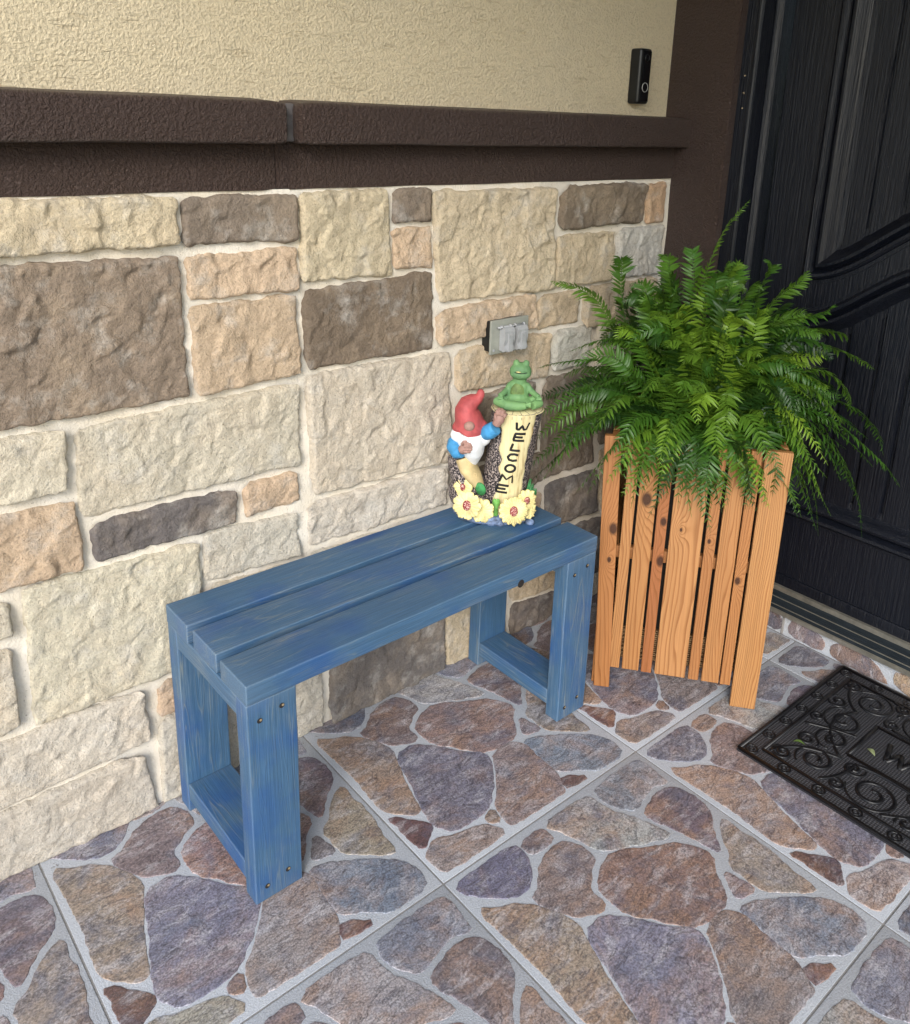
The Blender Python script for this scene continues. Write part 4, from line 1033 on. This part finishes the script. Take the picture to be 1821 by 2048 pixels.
# peeled, carved front
V = []; F = []; m = 46; n = 26
for i in range(m+1):
    t = .06+.945*i/m
    la = -.42-.62*max(0, (t-.80)/.2)**1.2-.10*math.sin(t*9+1)+.16*noise.noise(Vector((t*11, 0, 4))); ra = .80+.05*math.sin(t*8)+.07*noise.noise(Vector((t*14, 5, 4)))
    for j in range(n+1):
        u = j/n; a = la+(ra-la)*u; e = min(u, 1-u)/.08
        off = .0030*min(1, e)**.5 + .0006*noise.noise(Vector((a*14, t*3, 0))) - .0004
        V.append(log_pt(min(t, 1.002), a, off))
for i in range(m):
    for j in range(n): k = i*(n+1)+j; F.append((k, k+1, k+n+2, k+n+1))
link('carved_face', pydata(V, F, True), M['carved'], statue)
V = []; n = 40
for k in (1.045, .9, .5):
    for i in range(n):
        a = 2*PI*i/n; p = LB + Vector((math.sin(a), -math.cos(a), 0))*log_r(1, a)*k; p.z += {1.045: -.002, .9: .0022, .5: .0030}[k]; V.append(p)
F = [(r_*n+i, r_*n+(i+1) % n, (r_+1)*n+(i+1) % n, (r_+1)*n+i) for r_ in range(2) for i in range(n)]+[tuple(range(2*n, 3*n))]
paint('top_cream', (.62, .54, .31), .6, .2, 25)
tp = link('log_top', pydata(V, F, True), M['top_cream'], statue)
for a in (-.62, -.25, .12, .45, .85, -1.1):
    c0 = LB+Vector((math.sin(a), -math.cos(a), 0))*log_r(1, a)*.70; c1 = LB+Vector((math.sin(a+.05), -math.cos(a+.05), 0))*log_r(1, a)*1.02; c0.z += .0026; c1.z += .0004
    link('split', tube([c0, c0.lerp(c1, .6)+Vector((0, 0, .0006)), c1, c1+Vector((0, -.002, -.010))], .0006, 5), M['bark'], tp)
# WELCOME, cut deep and painted black
STROKES = {'W': [[(0, 1), (.12, .05), (.30, .0), (.5, .55), (.68, 0), (.88, .05), (1, 1)]], 'E': [[(1, 1), (.05, 1), (0, .5), (.0, 0), (1, 0)], [(0, .5), (.8, .5)]], 'L': [[(.1, 1), (0, .0), (.95, 0)]],
           'C': [[(1, .88), (.6, 1), (.2, .9), (0, .5), (.2, .1), (.6, 0), (1, .12)]], 'O': [[(.5+.5*math.cos(a), .5+.5*math.sin(a)) for a in [2*PI*k/16 for k in range(17)]]], 'M': [[(0, 0), (.1, 1), (.5, .35), (.9, 1), (1, 0)]]}
def front_on_log(x, z, off):
    t = min(1, max(0, (z-LA.z)/(LB.z-LA.z))); c = LA.lerp(LB, t); s = max(-.95, min(.95, (x-c.x)/(log_r(t, 0)+.003))); a = math.asin(s)
    return log_pt(t, a, off)
for ch, zx, zy, w, h in (('W', 1005, 870, 122, 80), ('E', 977, 985, 98, 78), ('L', 945, 1090, 92, 76), ('C', 912, 1195, 92, 76), ('O', 888, 1308, 92, 82), ('M', 853, 1415, 122, 84), ('E', 812, 1522, 108, 84)):
    c = sp(zx, zy, -.049); c.x -= .045*c.z; data = []
    for st in STROKES[ch]:
        P = []
        for i in range(len(st)-1):
            for k in range(5):
                u = st[i][0]+(st[i+1][0]-st[i][0])*k/5; v = st[i][1]+(st[i+1][1]-st[i][1])*k/5; P.append((u, v))
        P.append(st[-1]); Q = []
        for u, v in P:
            x = c.x+(u-.5)*w*DX+(v-.5)*h*DX*.17; z = c.z+(v-.5)*h*DZ*.80-(u-.5)*w*DZ*.06
            Q.append(front_on_log(x, z, .0030))
        data.append(tube_data(Q, .0028, 7, flat=.6, up=Vector((0, -1, 0))))
    link('letter', pydata(*merge(*data), True), M['letter_black'], statue)
# lower stump the gnome leans on
V_, F_ = tube_data([sp(560, 1640, -.012), sp(470, 1470, -.020), sp(400, 1330, -.018), sp(375, 1180, -.008)], [.036, .035, .034, .032], 20); 
fuse('stump', [(V_, F_), ellipsoid(sp(450, 1560, -.01), (.045, .036, .045))], M['bark'], .0028, 3)
V_, F_ = tube_data([sp(590, 1530, -.042), sp(525, 1425, -.038), sp(460, 1325, -.033), sp(420, 1210, -.026)], [.0150, .0270, .0330, .0350], 20, flat=.55)
fuse('bare_wood', [(V_, F_)], M['wood_paint'], .0024, 4)
link('knot', ring_mesh(.0048, .0011, 18), M['wood_paint'], statue, sp(525, 1400, -.0545))
# gnome
G = lambda zx, zy, y=-.030: sp(zx, zy, y)
hat_path = [G(438, 935), G(456, 890), G(450, 840), G(432, 775), G(420, 710), G(440, 650), G(490, 605), G(536, 580), G(548, 535)]
hat_rad = [.0440, .0425, .0400, .0370, .0330, .0275, .0195, .0135, .0100]
V_, F_ = tube_data(hat_path, hat_rad, 28, flat=.80)
hat = fuse('hat', [(V_, F_), ellipsoid(G(548, 540), (.0095, .0095, .0125)), ellipsoid(G(375, 905, -.034), (.021, .022, .016)), ellipsoid(G(560, 870, -.034), (.016, .018, .012))], M['red_paint'], .0022, 8)
V_, F_ = tube_data([G(470, 930), G(468, 1000), G(480, 1080), G(500, 1170), G(504, 1250), G(504, 1305)], [.0430, .0470, .0440, .0330, .0170, .0035], 26, flat=.70)
fuse('beard', [(V_, F_), ellipsoid(G(372, 985, -.036), (.0235, .022, .020)), ellipsoid(G(590, 975, -.036), (.019, .02, .026))], M['white_paint'], .0022, 7)
fuse('body', [ellipsoid(G(440, 1060, -.008), (.034, .022, .038))], M['sleeve_paint'], .003, 3)
link('nose', pydata(*ellipsoid(G(457, 905, -.066), (.0118, .0105, .0112), 18, 12), True), M['skin_paint'], statue)
# arms and hands
V_, F_ = tube_data([G(300, 1040, -.030), G(305, 1110, -.045), G(350, 1175, -.056), G(390, 1165, -.060)], [.012, .016, .0165, .0155], 14)
fuse('sleeve', [(V_, F_)], M['sleeve_paint'], .0022, 4)
V_, F_ = tube_data([G(600, 960, -.040), G(655, 940, -.052), G(705, 905, -.058)], [.017, .018, .0165], 14)
fuse('sleeve', [(V_, F_)], M['sleeve_paint'], .0022, 4)
def hand(name, palm, fingers, thumb, wrist):
    pr = [ellipsoid(palm[0], palm[1])]
    pr.append(tube_data([wrist, palm[0]], [.0105, .0105], 10))
    for f in fingers: pr.append(tube_data(f, [.0037]*len(f), 8)); pr.append(ellipsoid(f[-1], (.0037,)*3, 8, 6))
    pr.append(tube_data(thumb, [.0042]*len(thumb), 8)); pr.append(ellipsoid(thumb[-1], (.0042,)*3, 8, 6))
    fuse(name, pr, M['skin_paint'], .0011, 2)
hand('hand', (G(425, 1135, -.066), (.0125, .009, .0125)),
     [[G(420, 1095, -.076), G(450, 1090, -.080), G(474, 1098, -.077)], [G(418, 1122, -.077), G(455, 1118, -.082), G(484, 1122, -.078)], [G(418, 1148, -.076), G(452, 1147, -.081), G(482, 1147, -.077)], [G(416, 1172, -.074), G(445, 1173, -.078), G(468, 1170, -.074)]],
     [G(395, 1100, -.070), G(412, 1075, -.073), G(436, 1068, -.072)], G(385, 1155, -.062))
hand('hand', (G(735, 815, -.064), (.0125, .009, .0135)),
     [[G(715, 775, -.071), G(712, 740, -.072), G(730, 715, -.066)], [G(738, 775, -.073), G(740, 735, -.074), G(757, 718, -.067)], [G(762, 782, -.072), G(768, 748, -.073), G(782, 735, -.066)], [G(780, 800, -.070), G(790, 772, -.071), G(798, 762, -.064)]],
     [G(715, 830, -.068), G(700, 800, -.070), G(702, 770, -.068)], G(712, 870, -.060))
# flowers
def flower(zx, zy, y, r, npet, tilt, roll, ruff=.10, heart=True):
    c = sp(zx, zy, y); e = empty('tmp'); bpy.data.objects.remove(e)
    V = []; F = []; nr, na = 8, npet*10
    for i in range(nr+1):
        u = i/nr
        for j in range(na):
            a = 2*PI*j/na; k = abs(math.cos(npet*a/2))
            rr = r*u*(1-(1-k**.45)*.20*(u**3))*(1+ruff*noise.noise(Vector((math.cos(a)*3+zx, math.sin(a)*3, u)))*u)
            h = .0030*math.sin(PI*u*.8)+.0016*u*math.cos(npet*a*2)+.0012*k*u
            V.append((rr*math.cos(a+roll), -h, rr*math.sin(a+roll)))
    for j in range(na):
        for i in range(nr): F.append((i*na+j, i*na+(j+1) % na, (i+1)*na+(j+1) % na, (i+1)*na+j))
    o_ = len(V)
    for j in range(na): v = V[nr*na+j]; V.append((v[0]*.96, .0035, v[2]*.96))
    for j in range(na): F.append((nr*na+j, nr*na+(j+1) % na, o_+(j+1) % na, o_+j))
    f = link('flower', pydata(V, F, True), M['petal_yellow'], statue, c); f.rotation_euler = tilt
    if heart:
        hv, hf = ellipsoid((0, -.0035, 0), (r*.29, .0042, r*.36), 16, 10); link('flower_heart', pydata(hv, hf, True), M['heart'], f)
    return f
flower(605, 1745, -.056, .0290, 8, (math.radians(-8), 0, .1), .3, heart=False)
flower(1035, 1622, -.042, .0255, 11, (math.radians(-4), 0, .55), .2)
flower(415, 1522, -.050, .0225, 6, (math.radians(-6), 0, -.35), .1)
flower(462, 1702, -.066, .0335, 9, (math.radians(-10), 0, -.22), .0)
flower(915, 1735, -.064, .0335, 15, (math.radians(-10), 0, .22), .15)
flower(1075, 1722, -.040, .020, 9, (math.radians(-4), 0, .9), .4, heart=False)
# leaves, stem and grass blades
fuse('leaf', [ellipsoid(sp(585, 1535, -.058), (.0120, .0045, .0170), rot=Matrix.Rotation(-.35, 3, 'Y'))], M['leaf_green'], .002, 2)
fuse('stem', [tube_data([sp(742, 1790, -.062), sp(745, 1720, -.064), sp(742, 1640, -.058)], [.0055, .0048, .0050], 8), ellipsoid(sp(725, 1660, -.060), (.005, .004, .010)), ellipsoid(sp(760, 1660, -.060), (.005, .004, .010))], M['stem_green'], .0016, 2)
for k in range(9):
    a = sp(1010+k*13, 1600, -.020+.003*k); b = sp(1060+k*9, 1400-18*(k % 3)+k*16, -.012)
    link('grass_blade', tube([a, a.lerp(b, .5)+Vector((.002, 0, 0)), b], [.0022, .0018, .0005], 6), M['leaf_green'], statue)
for k, (zx, zy) in enumerate(((745, 1850), (700, 1865), (790, 1868), (1080, 1835))):
    fuse('pebble', [ellipsoid(sp(zx, zy, -.055+.01*(k == 3)), (.011, .008, .008))], M['base_blue'], .002, 2)
# frog on the log top
FG = lambda zx, zy, y=.0: Vector(((zx-715)*DX, y, (1890-zy)*DZ-(y+.06)*.466))
frog_parts = [ellipsoid(FG(955, 600, -.012), (.040, .030, .0165)), ellipsoid(FG(945, 500, .0), (.0275, .0220, .0340)), ellipsoid(FG(945, 560, -.006), (.0295, .0240, .0220)), ellipsoid(FG(950, 430, .0), (.0275, .0175, .0170)),
              ellipsoid(FG(965, 285, -.004), (.0265, .0215, .0215)), ellipsoid(FG(965, 318, -.012), (.0255, .0185, .0140)), tube_data([FG(955, 420, 0), FG(962, 340, 0)], [.0165, .0175], 14),
              ellipsoid(FG(918, 212, -.006), (.0080, .0080, .0088)), ellipsoid(FG(1020, 212, -.006), (.0080, .0080, .0088)),
              tube_data([FG(870, 420, .0), FG(835, 480, -.006), FG(795, 525, -.020), FG(762, 555, -.030)], [.0090, .0078, .0068, .0062], 12), tube_data([FG(1030, 415, .0), FG(1080, 475, -.006), FG(1130, 520, -.018), FG(1165, 548, -.028)], [.0090, .0078, .0068, .0062], 12),
              tube_data([FG(880, 590, .0), FG(800, 590, -.014), FG(745, 605, -.026), FG(840, 650, -.040), FG(960, 655, -.044), FG(1040, 650, -.046)], [.013, .0135, .0125, .0125, .0110, .0085], 14),
              tube_data([FG(1030, 590, .0), FG(1110, 585, -.012), FG(1165, 605, -.022), FG(1100, 640, -.036)], [.013, .0135, .0125, .0105], 14)]
for k in range(4):
    frog_parts.append(tube_data([FG(752+k*12, 560, -.032), FG(740+k*18, 592, -.040)], [.0026, .0020], 7)); frog_parts.append(tube_data([FG(1152+k*12, 552, -.030), FG(1140+k*17, 585, -.037)], [.0026, .0020], 7))
    frog_parts.append(tube_data([FG(1030, 640, -.052), FG(1085, 622+k*14, -.054)], [.0032, .0026], 7))
frog = fuse('frog', frog_parts, M['frog_green'], .0013, 3); frog.scale = (.92,)*3; frog.location = (-.0065, -.004, -.0005)
link('frog_belly', pydata(*ellipsoid(FG(943, 525, -.0135), (.0185, .0090, .0290), 18, 12), True), M['frog_belly'], frog)
link('frog_mouth', tube([FG(905, 318, -.0245), FG(930, 326, -.0290), FG(965, 331, -.0308), FG(1000, 326, -.0290), FG(1028, 316, -.0245)], .0009, 6), M['letter_black'], frog)
link('frog_lip', tube([FG(918, 312, -.0268), FG(940, 316, -.0294), FG(966, 318, -.0302)], [.0008, .0016, .0008], 6), M['petal_yellow'], frog)

# ================================================================== GRIT in the corners and along the wall
RG = random.Random(3); V = []; F = []
for k in range(420):
    m_ = RG.random()
    if m_ < .55: x, y = RG.uniform(-.45, 1.4), .315-abs(RG.gauss(0, .012))
    elif m_ < .75: x, y = 1.508-abs(RG.gauss(0, .015)), RG.uniform(-.45, .15)
    else: x, y = RG.uniform(-.2, 1.3), RG.uniform(-.5, .3)
    r_ = RG.uniform(.0006, .0019)*(1.0 if m_ < .75 else .7); o_ = len(V); a = RG.uniform(0, 6)
    for (dx, dy, dz) in ((1, 0, .3), (-.5, .8, .3), (-.4, -.9, .3), (0, 0, 1.0)): V.append((x+r_*(dx*math.cos(a)-dy*math.sin(a)), y+r_*(dx*math.sin(a)+dy*math.cos(a)), .0012+r_*dz*.9))
    F += [(o_, o_+1, o_+3), (o_+1, o_+2, o_+3), (o_+2, o_, o_+3), (o_, o_+2, o_+1)]
tag(link('grit', pydata(V, F), m_plain('grit', (.13, .105, .08), .9, 30, .6)), 'dark grit and dust lying along the wall base and step', 'grit', kind='stuff')
